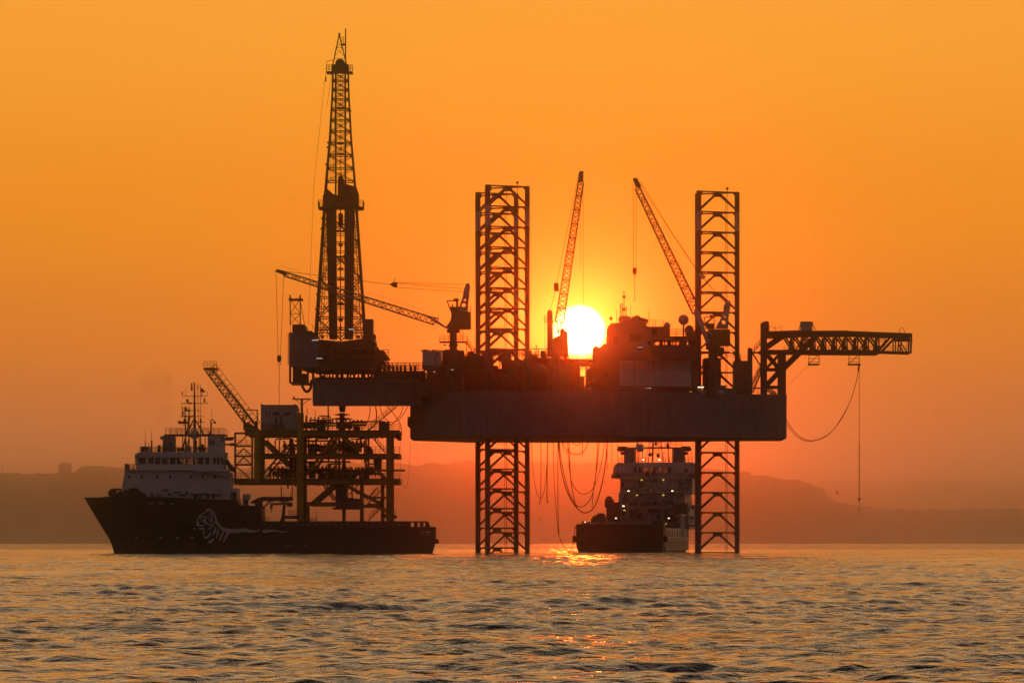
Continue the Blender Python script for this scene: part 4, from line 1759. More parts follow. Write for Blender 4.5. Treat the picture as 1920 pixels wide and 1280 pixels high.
m.sphere(at(1611, 683.5, 1099), 0.3, 8, 6)
m.path([at(1611, 684, 1099), at(1610, 690, 1099), at(1609, 696, 1099)], [0.15, 0.22, 0.12], 6)
m.build("hose_saddle", M["steel"], lb)

# ================================================================== fixed wellhead platform under the cantilever
pl = thing("wellhead_platform", "yellow-legged fixed wellhead platform between the supply ship and the rig", "platform", (at(600, 0).x, 1099, 0))
YF, YB = 1088.0, 1108.0


def pm(name, xa, ya, xb, yb, w, Ys=(YF, YB), mat="yellowdull", round_=False, h=None, parent=None):
    for Yp in Ys:
        m = MB()
        a_, b_ = at(xa, ya, YF), at(xb, yb, YF)
        a_.y = b_.y = Yp
        if round_:
            m.tube(a_, b_, w / 2, 10)
        else:
            m.beam(a_, b_, w, h or w)
        m.build(name, M[mat], parent or pl)


# legs
pm("leg", 563, 774, 563, 1045, 1.5, (YF,), "yellow", True)
pm("leg", 563, 806, 563, 1045, 1.3, (YB,), "yellowdull", True)
pm("leg", 482.5, 806, 482.5, 905, 1.4, (YF,), "yellow", True)
pm("leg", 482.5, 806, 482.5, 905, 1.3, (YB,), "yellowdull", True)
pm("leg", 729.5, 812, 729.5, 1045, 1.2, round_=True)
pm("leg", 678.5, 880, 678.5, 1045, 0.85, (YF,), round_=True)
pm("leg", 713, 890, 713, 1045, 0.8, (YB,), round_=True)
pm("conductor_pipe", 641.5, 806, 641.5, 1045, 0.75, (1100,), "steel", True)
pm("leg", 575, 940, 575, 1045, 0.8, (1094,), round_=True)
# deck girders
pm("deck_girder", 459, 811.5, 749, 811.5, 1.2, h=0.7)
pm("deck_girder", 438, 902, 749, 902, 1.15, h=0.7)
pm("deck_girder", 476, 853.5, 749, 854.5, 0.85, h=0.6)
for x in (462, 500, 540, 600, 640, 690, 747):
    for y in (812, 854, 902):
        if y == 854 and x < 476:
            continue
        m = MB()
        a_ = at(x, y, YF)
        m.beam(a_ + Vector((0, 0.4, 0)), a_ + Vector((0, YB - YF - 0.4, 0)), 0.5, 0.7)
        m.build("cross_girder", M["yellowdull"], pl)
for x0, y in ((460, 807), (476, 849.8), (438, 897)):
    m = MB()
    m.pbox(x0, y, 749, y + 1.4, YF - 0.5, YB + 0.5)
    m.build("deck_plating", M["steel"], pl)
pm("edge_box", 741, 818, 749, 818, 0.9, (YF, YB), "steel")
# posts and diagonal braces of the front and back frames
for xa, ya, xb, yb, w in ((630, 812, 630, 902, 0.42), (686, 818, 686, 876, 0.42), (686, 876, 700, 876, 0.42), (702, 876, 722, 898, 0.5),
                          (490, 823, 541, 873, 0.85), (541, 834, 490, 893, 0.4), (626, 817, 600, 856, 0.7), (640, 818, 672, 842, 0.75),
                          (598, 858, 575, 890, 0.6), (626, 908, 582, 946, 0.75), (645, 908, 709, 942, 0.6), (606, 908, 626, 938, 0.35),
                          (576, 944.5, 640, 944.5, 0.75), (670, 948, 712, 948, 0.55), (706, 950, 724, 958, 0.5), (681, 932, 730, 932, 0.3)):
    pm("brace", xa, ya, xb, yb, w)
for xa, ya, xb, yb, w in ((716, 950, 727, 966, 0.5), (704, 912, 684, 936, 0.25), (668, 908, 652, 926, 0.22), (652, 908, 668, 926, 0.22), (657, 906, 657, 938, 0.3)):
    pm("brace", xa, ya, xb, yb, w, (1100,))
m = MB()
m.pprism([(722, 930), (716, 946), (708, 952), (690, 946), (690, 943), (708, 944), (714, 936)], 1094, 1100)
m.build("curved_chute", M["steel"], pl)
m = MB()
m.pprism([(629, 906), (650, 906), (650, 932), (676, 935), (676, 952), (629, 952)], 1092, 1103)
m.build("drain_sump", M["blue"], pl)
m = MB()
m.pbox(623, 951, 676, 954.2, 1091, 1104)
m.build("lower_walkway", M["yellowdull"], pl)
# ladder frame on the left side
m = MB()
for x in (441, 473):
    for Yp in (1089, 1093):
        m.beam(at(x, 811, Yp), at(x, 904, Yp), 0.4)
for y in (812, 836, 855, 871):
    for Yp in (1089, 1093):
        m.beam(at(440, y, Yp), at(474, y, Yp), 0.4)
for a, b in (((443, 834), (462, 818)), ((444, 853), (457, 840)), ((457, 840), (470, 853)), ((444, 870), (457, 857)), ((457, 857), (470, 869)), ((443, 874), (468, 896))):
    m.beam(at(*a, 1089), at(*b, 1089), 0.24)
m.build("ladder_frame", M["yellowdull"], pl)
m = MB()
for y in (836, 855, 871, 897):
    m.rail([at(442, y, 1091), at(472, y, 1091)], h=1.2, gap=1.0)
m.rail([at(490, 849.8, YF), at(541, 849.8, YF)], h=1.2)
m.rail([at(572, 849.8, YF), at(630, 849.8, YF)], h=1.2)
m.rail([at(686, 849.8, YF), at(749, 849.8, YF)], h=1.4, gap=1.0)
m.rail([at(572, 806, YF), at(749, 806, YF)], h=1.25, gap=1.3)
m.rail([at(572, 806, YB), at(749, 806, YB)], h=1.25, gap=1.6)
m.rail([at(490, 897, YF), at(560, 897, YF)], h=1.2)
m.rail([at(690, 897, YB), at(749, 897, YB)], h=1.2)
m.rail([at(736, 968, 1094), at(742, 968, 1094)], h=1.3, gap=0.5)
m.build("guard_rail", M["yellowdull"], pl, kind="stuff")
m = MB()
m.pprism([(716, 962), (743, 966), (743, 970), (738, 972), (716, 970)], 1092, 1100)
m.build("boat_landing", M["steel"], pl)
for (xa, ya, xb, yb) in ((700, 822, 722, 848), (722, 912, 688, 946), (690, 976, 716, 950), (744, 762, 690, 806)):
    m = MB()
    m.stair(at(xa, ya, 1094), at(xb, yb, 1094), n=12)
    m.build("stairway", M["yellowdull"], pl)
# horizontal pipe arms towards the ship
m = MB()
m.pprism([(421, 819), (440, 819), (436, 825.5), (421, 825.5)], 1090, 1091)
m.build("fender_arm", M["steel"], pl)
m = MB()
m.tube(at(421, 833, 1090), at(440, 833, 1090), 0.18, 8)
m.drum(at(435, 833, 1090), (1, 0, 0), 0.32, 0.8)
m.build("fender_arm", M["steel"], pl)
# process equipment between the decks
rng = random.Random(12)
for i in range(92):
    lev = rng.choice((0, 0, 0, 1, 1, 1, 1, 1, 2))
    yb = (849.5, 896.5, 806)[lev]
    x = rng.uniform(500, 690) if lev < 2 else rng.uniform(575, 680)
    Yd = rng.uniform(YF + 1.5, YB - 2)
    kind = rng.choice(("vessel", "valve", "manifold", "pump", "pipe", "pipe"))
    m = MB()
    if kind == "vessel":
        L = rng.uniform(2, 4.5)
        m.drum(at(x, yb - 9, Yd), (1, 0, 0), rng.uniform(0.5, 0.85), L, 12)
        m.beam(at(x, yb - 8, Yd) + Vector((L * 0.3, 0, 0)), at(x, yb, Yd) + Vector((L * 0.3, 0, 0)), 0.4)
        m.beam(at(x, yb - 8, Yd) - Vector((L * 0.3, 0, 0)), at(x, yb, Yd) - Vector((L * 0.3, 0, 0)), 0.4)
    elif kind == "valve":
        p = at(x, yb, Yd)
        h = rng.uniform(1.2, 2.6)
        m.tube(p, p + Vector((0, 0, h)), 0.15, 7)
        m.sphere(p + Vector((0, 0, h * 0.6)), 0.34, 8, 6)
        m.drum(p + Vector((0, 0, h)), (0, 0, 1), 0.38, 0.1, 12)
    elif kind == "manifold":
        p = at(x, yb - rng.uniform(8, 14), Yd)
        L = rng.uniform(3, 7)
        for j in range(2):
            m.tube(p + Vector((0, 0, 0.5 * j)), p + Vector((L, 0, 0.5 * j)), 0.17, 7)
        k = int(L / 0.8)
        for j in range(k):
            q = p + Vector((0.4 + j * 0.8, 0, 0))
            m.tube(q - Vector((0, 0, 0.7)), q + Vector((0, 0, 0.9)), 0.1, 6)
            m.sphere(q + Vector((0, 0, 0.95)), 0.2, 6, 5)
        m.beam(p + Vector((0.2, 0, -1.4)), p + Vector((0.2, 0, 0.5)), 0.2)
    elif kind == "pump":
        p, q = at(x, yb - rng.uniform(6, 15), Yd), at(x + rng.uniform(8, 16), yb, Yd)
        m.box(p.x, q.x, Yd, Yd + 1.6, q.z, p.z)
        m.drum((p.x + 0.5, Yd + 0.8, p.z + 0.2), (0, 1, 0), 0.4, 1.2)
    else:
        p = at(x, yb - rng.uniform(4, 34), Yd)
        if rng.random() < 0.5:
            m.tube(p, p + Vector((rng.uniform(4, 10), 0, 0)), rng.uniform(0.1, 0.22), 7)
        else:
            q = Vector((p.x, Yd, at(0, yb).z))
            m.path([q, q + Vector((0, 0, 2.6)), q + Vector((0.4, 0, 3.0)), q + Vector((2.5, 0, 3.0))], 0.14, 7)
    m.build(kind, M[rng.choice(("steel", "deck", "steel", "yellowdull"))], pl)
for x, w, y0, y1 in ((546, 7, 822, 896), (592, 3, 825, 850), (652, 2, 817, 850), (578, 2, 817, 850), (690, 8, 842, 852), (668, 10, 842, 852), (708, 14, 858, 880), (556, 10, 856, 896), (585, 12, 864, 896)):
    m = MB()
    m.pbox(x - w / 2, y0, x + w / 2, y1, 1096, 1099)
    for j in range(int((y1 - y0) / 12)):
        m.drum(at(x, y0 + 6 + 12 * j, 1097), (0, 0, 1), w * 0.075, 0.25, 10)
    m.build("riser_column", M["steel"], pl)
m = MB()
for i in range(30):
    x = rng.uniform(490, 745)
    y = rng.choice((818, 818, 859, 907))
    m.tube(at(x, y, rng.uniform(YF, YB)), at(x, y + rng.uniform(2, 8), rng.uniform(YF, YB)), rng.uniform(0.07, 0.2), 5)
m.build("under_deck_fitting", M["steel"], pl, kind="stuff")
m = MB()
m.pbox(597, 790, 610, 805.5, 1095, 1098)
m.pbox(593, 788.5, 612, 791, 1094.5, 1098.5)
m.tube(at(591, 806, 1096), at(591, 768, 1096), 0.06, 5)
m.build("control_panel", M["steel"], pl)
m = MB()
m.pbox(710, 790, 730, 806, 1094, 1098)
m.build("utility_box", M["deck"], pl)
m = MB()
m.tube(at(566, 776, 1092), at(566, 748, 1092), 0.24, 8)
m.beam(at(549, 748, 1092), at(584, 748, 1092), 0.28)
m.beam(at(554, 749, 1092), at(566, 759, 1092), 0.12)
m.beam(at(580, 749, 1092), at(566, 759, 1092), 0.12)
m.beam(at(550, 747, 1092), at(551.5, 743, 1092), 0.3)
m.build("davit_post", M["yellowdull"], pl)
m = MB()
m.tube(at(574, 806, 1093), at(574, 779, 1093), 0.16, 7)
m.tube(at(576, 806, 1095), at(576, 765, 1095), 0.06, 5)
m.build("vent_pipe", M["steel"], pl)

# raised gangway boom at the platform's left corner
gw = thing("gangway_boom", "railed lattice gangway raised to the upper left from the platform corner", "gangway", at(470, 806, 1092))
a, b = at(474, 802, 1092), at(391, 693, 1092)
ch, lace = lattice(a, b, 1.5, 1.2, 1.7, 1.3, 16, up=(1, 0, 0.7), r=0.15, rl=0.09)
for c in ch:
    c.build("chord", M["yellowdull"], gw)
lace.build("lacing", M["yellowdull"], gw, kind="stuff")
d = (b - a)
m = MB()
m.beam(a + Vector((0.79, 0, 0.6)) * 0.7, b + Vector((0.79, 0, 0.6)) * 0.55, 0.12, 1.2)
m.build("walkway", M["steel"], gw)
m = MB()
for s in (-0.7, 0.7):
    for off in (1.0, 1.9):
        v = Vector((0.79, 0, 0.6)) * off
        m.beam(a + v + Vector((0, s, 0)), b + v + Vector((0, s, 0)), 0.07)
    for i in range(13):
        q = a + d * i / 12 + Vector((0, s, 0))
        m.beam(q, q + Vector((0.79, 0, 0.6)) * 1.9, 0.06)
m.build("hand_rail", M["yellowdull"], gw)
m = MB()
m.pbox(381.5, 689, 408, 693.8, 1091, 1093.4)
m.build("end_platform", M["yellowdull"], gw)
m = MB()
for Ys in (1091, 1093.4):
    m.rail([at(382, 689, Ys), at(406, 689, Ys)], h=1.3, gap=0.65)
m.build("end_rail", M["yellowdull"], gw)
m = MB()
m.beam(at(463, 768.5, 1092), at(483, 768.5, 1092), 0.22)
m.beam(at(482.5, 768, 1092), at(482.5, 806, 1092), 0.25)
m.beam(at(458, 787, 1092), at(458, 806, 1092), 0.4)
m.beam(at(480, 789, 1092), at(480, 806, 1092), 0.5)
m.pprism([(458, 790), (466, 792), (486, 804), (486, 807), (458, 807)], 1091.2, 1092.8)
m.build("hinge_frame", M["yellowdull"], gw)

# site cabin on the platform's top deck
ct = thing("site_cabin", "pale box cabin with two dark windows on the platform's top deck", "cabin", at(523, 806, 1092))
m = MB()
m.pprism([(489, 805.5), (489, 760), (556, 760), (559, 765), (559, 805.5)], 1089.6, 1097)
w_ = m.build("wall", M["grey"], ct)
m = MB()
m.pbox(488.5, 758.6, 556.5, 760, 1089.4, 1097)
m.pbox(489, 757, 492, 758.6, 1090, 1091)
m.pbox(552, 757, 555, 758.6, 1090, 1091)
m.build("roof", M["steel"], ct)
for x0, x1 in ((511, 524), (532.5, 544.5)):
    m = MB()
    m.pbox(x0, 772, x1, 778.5, 1089.5, 1089.62)
    m.build("window", M["glassdark"], ct)
for x0, x1 in ((498, 501), (503.5, 507.5)):
    m = MB()
    m.pbox(x0, 770, x1, 782, 1089.53, 1089.62)
    m.build("vent_louvre", M["hull"], ct)
for i in range(10):
    m = MB()
    x = 492 + i * 6.6
    m.pbox(x, 761, x + 0.5, 804, 1089.52, 1089.60)
    m.build("wall_rib", M["grey"], ct)
m = MB()
m.rail([at(489, 805, 1088.6), at(533, 805, 1088.6)], h=1.3)
m.pbox(508, 796.6, 533, 798, 1088.0, 1089.5)
m.build("front_walkway", M["steel"], ct)


# workers
def worker(loc, label, turn, arm):
    import bmesh
    me = bpy.data.meshes.new("person")
    J = [(0, 0, 0.95), (0, 0, 1.2), (0, 0, 1.43), (0, 0.0, 1.52), (0, -0.02, 1.66), (0, 0, 1.78),
         (0.2, 0, 1.42), (0.27, -0.03, 1.14), (0.25, -0.16, 0.92), (0.24, -0.22, 0.82),
         (-0.2, 0, 1.42), (-0.28, -0.03 - arm * 0.15, 1.16 + arm * 0.05), (-0.20, -0.18 - arm * 0.1, 0.98 + arm * 0.3), (-0.16, -0.24 - arm * 0.1, 0.92 + arm * 0.42),
         (0.1, 0, 0.9), (0.12, -0.03, 0.5), (0.13, 0.02, 0.09), (0.14, -0.14, 0.04),
         (-0.1, 0, 0.9), (-0.12, 0.0, 0.5), (-0.14, 0.05, 0.09), (-0.15, -0.11, 0.04)]
    E = [(0, 1), (1, 2), (2, 3), (3, 4), (4, 5), (2, 6), (6, 7), (7, 8), (8, 9), (2, 10), (10, 11), (11, 12), (12, 13),
         (0, 14), (14, 15), (15, 16), (16, 17), (0, 18), (18, 19), (19, 20), (20, 21)]
    RD = [0.15, 0.15, 0.16, 0.06, 0.105, 0.085, 0.07, 0.055, 0.042, 0.045, 0.07, 0.055, 0.042, 0.045, 0.1, 0.075, 0.055, 0.05, 0.1, 0.075, 0.055, 0.05]
    me.from_pydata(J, E, [])
    o = bpy.data.objects.new("person", me)
    COL.objects.link(o)
    sk = o.modifiers.new("skin", "SKIN")
    for v, r_ in zip(me.skin_vertices[0].data, RD):
        v.radius = (r_, r_)
    me.skin_vertices[0].data[0].use_root = True
    o.modifiers.new("sub", "SUBSURF").levels = 1
    bpy.context.view_layer.update()
    dg = bpy.context.evaluated_depsgraph_get()
    me2 = bpy.data.meshes.new_from_object(o.evaluated_get(dg))
    o.modifiers.clear()
    o.data = me2
    o.location = loc
    o.rotation_euler = (0, 0, turn)
    me2.materials.clear()
    me2.materials.append(M["overall"])
    meta(o, label, "person", "workers by the site cabin")
    h = MB()
    h.sphere((0, -0.01, 1.74), 0.135, 10, 8, 0.75)
    h.drum((0, -0.03, 1.71), (0, 0, 1), 0.16, 0.02, 12)
    OFF[o] = Vector((0, 0, 0))
    h.build("helmet", M["red"], o)


wz = at(0, 796.6, 1088.7).z
worker((at(517, 0, 1088.7).x, 1088.7, wz), "left worker in dark overalls standing before the cabin's left window", 0.3, 1.0)
worker((at(527, 0, 1088.7).x, 1088.7, wz), "right worker in dark overalls standing between the cabin's windows", -0.5, 0.3)

# ================================================================== supply ship in the foreground (bow to the left)
YS = 1056.0
BEAM = 8.0
YAX = YS + BEAM                      # centreline


def sp(x, y):
    p = at(x, y, YS)
    return p.x, p.z


sh = thing("supply_ship", "black-hulled supply ship with white wheelhouse and tiger emblem, bow to the left", "ship", (sp(500, 0)[0], YAX, 0))
STEM = [(926, 150.5), (932, 152), (968, 173), (1013, 201), (1040, 209.5), (1060, 213)]


def stem_x(z):
    ys = [(sp(0, y)[1], sp(x, 0)[0]) for y, x in STEM][::-1]
    return float(np.interp(z, [a for a, _ in ys], [b for _, b in ys]))


def half_b(x, z):
    zt = sp(0, 931)[1]
    f = min(max(z / zt, 0), 1)
    L = 27 - 12 * f
    d = min(max((x - stem_x(z)) / L, 0), 1)
    hb = BEAM * (1 - (1 - d) ** 2.3)
    xs = sp(816, 0)[0]
    r_ = min(max((xs - x) / 3.0, 0), 1)
    return hb * (0.93 + 0.07 * math.sqrt(r_))


TOP = [(158, 931.5), (300, 931.5), (440, 937), (444, 938), (447, 946.5), (490, 948), (491, 985.5), (764, 986.5), (766, 987.2), (816, 987.2)]
xs_px = [158, 159.5, 162, 166, 172, 180, 190, 202, 216, 232, 250, 272, 300, 330, 370, 410, 440, 444, 447, 470, 490, 491, 530, 600, 680, 740, 764, 766, 790, 800, 808, 813, 816]
tx, ty = [a for a, _ in TOP], [b for _, b in TOP]
rows = []
NV = 12
for k in range(NV + 1):
    f = k / NV
    row = []
    for x in xs_px:
        X0 = sp(x, 0)[0]
        zt = sp(0, float(np.interp(x, tx, ty)))[1]
        z = -1.4 + (zt + 1.4) * f
        u = (X0 - sp(158, 0)[0]) / (sp(816, 0)[0] - sp(158, 0)[0])
        sx = stem_x(z)
        # shear the forward stations back along the raked stem
        X = X0 + (sx - sp(158, 0)[0]) * max(0, 1 - u / 0.30)
        if x > 780 and z < 3.2:
            X -= (x - 780) / 36 * 1.25 * ((3.2 - z) / 4.6) ** 1.4
        row.append((X, half_b(X, z) if x > 158 else 0.0, z))
    rows.append(row)
mb = MB()
n = len(xs_px)
vv = [(x, YAX - b, z) for r_ in rows for x, b, z in r_] + [(x, YAX + b, z) for r_ in rows for x, b, z in r_]
N1 = (NV + 1) * n
ff = []
for k in range(NV):
    for i in range(n - 1):
        a = k * n + i
        ff.append((a, a + 1, a + n + 1, a + n))
        ff.append((N1 + a, N1 + a + n, N1 + a + n + 1, N1 + a + 1))
    a = k * n + n - 1
    ff.append((a, N1 + a, N1 + a + n, a + n))
for i in range(n - 1):
    a = NV * n + i
    ff.append((a, a + 1, N1 + a + 1, N1 + a))
mb.add(vv, ff)
hullo = mb.build("hull", M["shiphull"], sh)


def on_hull(x, y, out=0.05):
    X, Z = sp(x, y)
    return Vector((X, YAX - half_b(X, Z) - out, Z))


# rub rail along the side, and the stern fender
m = MB()
for ya, yb in ((1013.5, 1015.5), (948, 949)):
    for i in range(60):
        xa, xb = 470 + i * 5.7, 470 + (i + 1) * 5.7
        if ya < 1000:
            xa, xb = 175 + i * 4.4, 175 + (i + 1) * 4.4
        p, q, p2, q2 = on_hull(xa, ya, 0.10), on_hull(xb, ya, 0.10), on_hull(xa, yb, 0.10), on_hull(xb, yb, 0.10)
        e = Vector((0, 0.14, 0))
        m.add([p, q, q2, p2, p + e, q + e, q2 + e, p2 + e], [(3, 2, 1, 0), (0, 1, 5, 4), (2, 3, 7, 6), (1, 2, 6, 5), (3, 0, 4, 7)])
m.build("rub_rail", M["shiphull"], hullo)
m = MB()
m.prism([sp(815, 1009), sp(818, 1010.5), sp(821, 1011), sp(821, 1019), sp(815, 1019)], YAX - 7, YAX + 7)
m.build("stern_fender", M["hose"], hullo)
# cargo rail along the working deck
rail_y0, rail_y1 = 976.5, 987
for side in (-1, 1):
    Yr = YAX + side * (BEAM - 0.35)
    m = MB()
    X0, Z0 = sp(491, rail_y0)
    X1, Z1 = sp(761, rail_y1)
    m.box(X0, X1, Yr - 0.12, Yr + 0.12, Z1 - 0.4, Z0 - 0.12)
    m.box(X0, sp(800, 0)[0], Yr - 0.25, Yr + 0.25, Z0 - 0.2, Z0)
    for x in (763, 776, 787, 797):
        xa = sp(x, 0)[0]
        m.box(xa, xa + 0.5, Yr - 0.2, Yr + 0.2, Z1 - 0.3, Z0 - 0.1)
    m.beam((sp(799, 0)[0], Yr, Z0 - 0.1), (sp(803.5, 0)[0], Yr, Z1 - 0.2), 0.4)
    r_ = m.build("cargo_rail", M["steel"], sh)
    m = MB()
    for i in range(22):
        xa = sp(496 + i * 12, 0)[0]
        m.box(xa, xa + 0.16, Yr + side * 0.12 - 0.06, Yr + side * 0.12 + 0.06, Z1 - 0.3, Z0 - 0.21)
    m.build("rail_stanchion", M["yellowdull"], r_, kind="stuff")
m = MB()
X0, Z0 = sp(492, 984)
m.box(X0, sp(812, 0)[0], YAX - 7.4, YAX + 7.4, Z0 - 0.9, Z0 - 0.35)
m.build("work_deck", M["deck"], sh)
# writing on the hull
def lettering(txt, size, name, mat, parent, place, sx=1.0):
    cu = bpy.data.curves.new(name, "FONT")
    cu.body = txt
    cu.size = size
    cu.align_x = "LEFT"
    tmp = bpy.data.objects.new("tmp_text", cu)
    COL.objects.link(tmp)
    bpy.context.view_layer.update()
    me = bpy.data.meshes.new_from_object(tmp.evaluated_get(bpy.context.evaluated_depsgraph_get()))
    bpy.data.objects.remove(tmp)
    off = OFF[parent]
    for v in me.vertices:
        v.co = place(v.co.x * sx, v.co.y) - off
    me.materials.clear()
    me.materials.append(mat)
    o = bpy.data.objects.new(name, me)
    COL.objects.link(o)
    o.parent = parent
    OFF[o] = off
    return o


def hull_place(x0, y0):
    X0, Z0 = sp(x0, y0)
    return lambda u, v: Vector((X0 + u, YAX - half_b(X0 + u, Z0 + v) - 0.06, Z0 + v))


lettering("GOC TIGER", 0.78, "name_lettering", M["emblem"], hullo, hull_place(277, 945.5), 0.80)
lettering("GOC TIGER", 0.62, "name_lettering", M["emblem"], hullo, hull_place(788, 999), 0.62)
m = MB()
for i in range(8):
    p = on_hull(793.5 + i * 1.6, 1001.3, 0.06)
    m.box(p.x, p.x + 0.12, p.y - 0.01, p.y + 0.01, p.z - 0.22, p.z)
for i in range(5):
    p = on_hull(535 + i * 3, 1021, 0.08)
    m.box(p.x, p.x + 0.16, p.y - 0.01, p.y + 0.01, p.z - 0.35, p.z)
for i in range(3):
    p = on_hull(566 + i * 4, 1020.5, 0.08)
    m.box(p.x, p.x + 0.2, p.y - 0.01, p.y + 0.01, p.z - 0.35, p.z)
m.build("worn_marking", M["hull"], hullo)
for x, y in ((322.5, 943.5), (300, 1008), (332.5, 1008), (360, 1007.5), (253, 1007)):
    p = on_hull(x, y, 0.05)
    m = MB()
    m.drum(p, (0, 1, 0), 0.22, 0.06, 10)
    m.build("draught_mark", M["grey"], hullo)

# tiger emblem: brush strokes laid on the plating, coordinates in tenths of the drawing unit
def T(zx, zy):
    return 350 + zx / 9.143, 920 + zy / 9.143


STROKES = [
    ([(180, 520, 10), (215, 440, 14), (270, 385, 12), (330, 370, 8)], ), ([(330, 370, 14), (350, 325, 26), (405, 310, 18), (440, 340, 16), (470, 400, 22), (500, 480, 18), (520, 540, 24), (560, 590, 20), (600, 640, 26), (680, 680, 40)],),
    ([(680, 672, 44), (760, 685, 58), (900, 680, 66), (1000, 665, 56), (1090, 690, 44), (1170, 690, 26), (1230, 680, 22), (1280, 665, 4)],),
    ([(1305, 690, 40), (1360, 690, 52), (1430, 680, 32), (1520, 680, 18), (1600, 695, 12), (1690, 705, 10), (1725, 680, 4)],),
    ([(185, 520, 16), (180, 560, 20), (215, 590, 14), (285, 590, 14)],), ([(205, 640, 14), (270, 645, 16), (300, 625, 8)],),
    ([(120, 650, 16), (155, 635, 6)],), ([(180, 600, 12), (200, 560, 18), (210, 530, 6)],),
    ([(230, 490, 10), (260, 440, 14), (300, 425, 8)],), ([(245, 520, 10), (280, 505, 12), (300, 470, 6)],),
    ([(320, 415, 8), (305, 470, 14), (290, 540, 8)],), ([(340, 450, 8), (320, 520, 12), (305, 590, 6)],),
    ([(335, 520, 10), (355, 560, 14), (395, 600, 6)],), ([(355, 420, 8), (380, 470, 12), (385, 510, 5)],),
    ([(395, 350, 18), (410, 390, 12), (395, 420, 5)],), ([(430, 400, 14), (435, 470, 20), (415, 540, 14), (405, 590, 6)],),
    ([(480, 510, 10), (465, 560, 16), (440, 600, 18), (385, 650, 10)],), ([(500, 610, 10), (480, 680, 20), (470, 730, 16), (430, 770, 6)],),
    ([(545, 640, 10), (535, 700, 20), (520, 770, 14), (505, 820, 5)],), ([(635, 690, 10), (610, 740, 22), (580, 800, 16), (550, 855, 5)],),
    ([(720, 705, 16), (690, 750, 26), (660, 820, 18), (620, 880, 5)],), ([(420, 700, 8), (395, 745, 18), (350, 795, 26), (310, 800, 10)],),
    ([(300, 770, 8), (315, 800, 22), (350, 795, 16)],), ([(470, 810, 6), (435, 850, 20), (400, 875, 28), (365, 865, 10)],),
    ([(285, 640, 18), (300, 655, 6)],), ([(285, 670, 16), (305, 685, 6)],), ([(285, 700, 16), (308, 712, 6)],), ([(285, 730, 14), (308, 742, 6)],), ([(285, 760, 12), (300, 768, 6)],),
    ([(365, 655, 10), (395, 640, 14), (440, 600, 6)],), ([(370, 560, 8), (390, 580, 10), (400, 600, 5)],),
]
m = MB()
for (st,) in STROKES:
    # subdivide and lay as a ribbon
    pts = []
    for (xa, ya, wa), (xb, yb, wb) in zip(st, st[1:]):
        k = max(2, int(math.hypot(xb - xa, yb - ya) / 25))
        pts += [(xa + (xb - xa) * i / k, ya + (yb - ya) * i / k, wa + (wb - wa) * i / k) for i in range(k)]
    pts.append(st[-1])
    vv = []
    for i, (x, y, w) in enumerate(pts):
        w *= 1.75 if x < 730 else 1.2
        x2, y2, _ = pts[min(i + 1, len(pts) - 1)]
        x1, y1, _ = pts[max(i - 1, 0)]
        L = math.hypot(x2 - x1, y2 - y1) or 1
        nx, ny = -(y2 - y1) / L, (x2 - x1) / L
        for s in (-0.5, 0.5):
            vv.append(on_hull(*T(x + nx * w * s, y + ny * w * s), 0.05))
    m.add(vv, [(2 * i, 2 * i + 1, 2 * i + 3, 2 * i + 2) for i in range(len(pts) - 1)])
m.build("tiger_emblem", M["emblem"], hullo)


def sbox(name, x0, y0, x1, y1, Ya, Yb, mat, parent=sh, top=None):
    m = MB()
    (X0, Z0), (X1, Z1) = sp(x0, y0), sp(x1, y1)
    m.box(min(X0, X1), max(X0, X1), Ya, Yb, min(Z0, Z1), max(Z0, Z1))
    return m.build(name, M[mat], parent)


def spr(name, pts, Ya, Yb, mat, parent=sh):
    m = MB()
    m.prism([sp(x, y) for x, y in pts], Ya, Yb)
    return m.build(name, M[mat], parent)


# deckhouse, wheelhouse and funnels
dh = spr("deckhouse", [(224.5, 931), (233.5, 880.5), (428, 884), (430, 886), (430, 940), (310, 940), (310, 931)], YAX - 6.6, YAX + 6.6, "white")
for x in (241.5, 265, 294, 318, 357, 379, 402):
    p = sp(x, 893.5)
    m = MB()
    m.box(p[0] - 0.2, p[0] + 0.2, YAX - 6.66, YAX - 6.59, p[1] - 0.28, p[1] + 0.28)
    m.build("porthole", M["glassdark"], dh)
for x in (366, 375, 389, 399):
    p = sp(x, 929)
    m = MB()
    m.box(p[0] - 0.3, p[0] + 0.3, YAX - 6.66, YAX - 6.59, p[1] - 0.5, p[1] + 0.5)
    m.build("door", M["glassdark"], dh)
spr("aft_house", [(428, 940), (428, 914.5), (443, 914.5), (443, 940)], YAX - 6.4, YAX + 6.4, "white", dh)
sbox("dark_doorway", 432, 922, 442.5, 938, YAX - 6.5, YAX - 6.39, "steel", dh)
sbox("deck_edge", 231, 879.2, 433, 881.6, YAX - 7.2, YAX + 7.2, "white", dh)
sbox("wing_deck", 368, 881.8, 436, 884, YAX - 8.0, YAX - 6.6, "white", dh)
spr("wing_bracket", [(372, 884), (428, 884), (428, 892), (380, 886)], YAX - 7.6, YAX - 7.4, "white", dh)
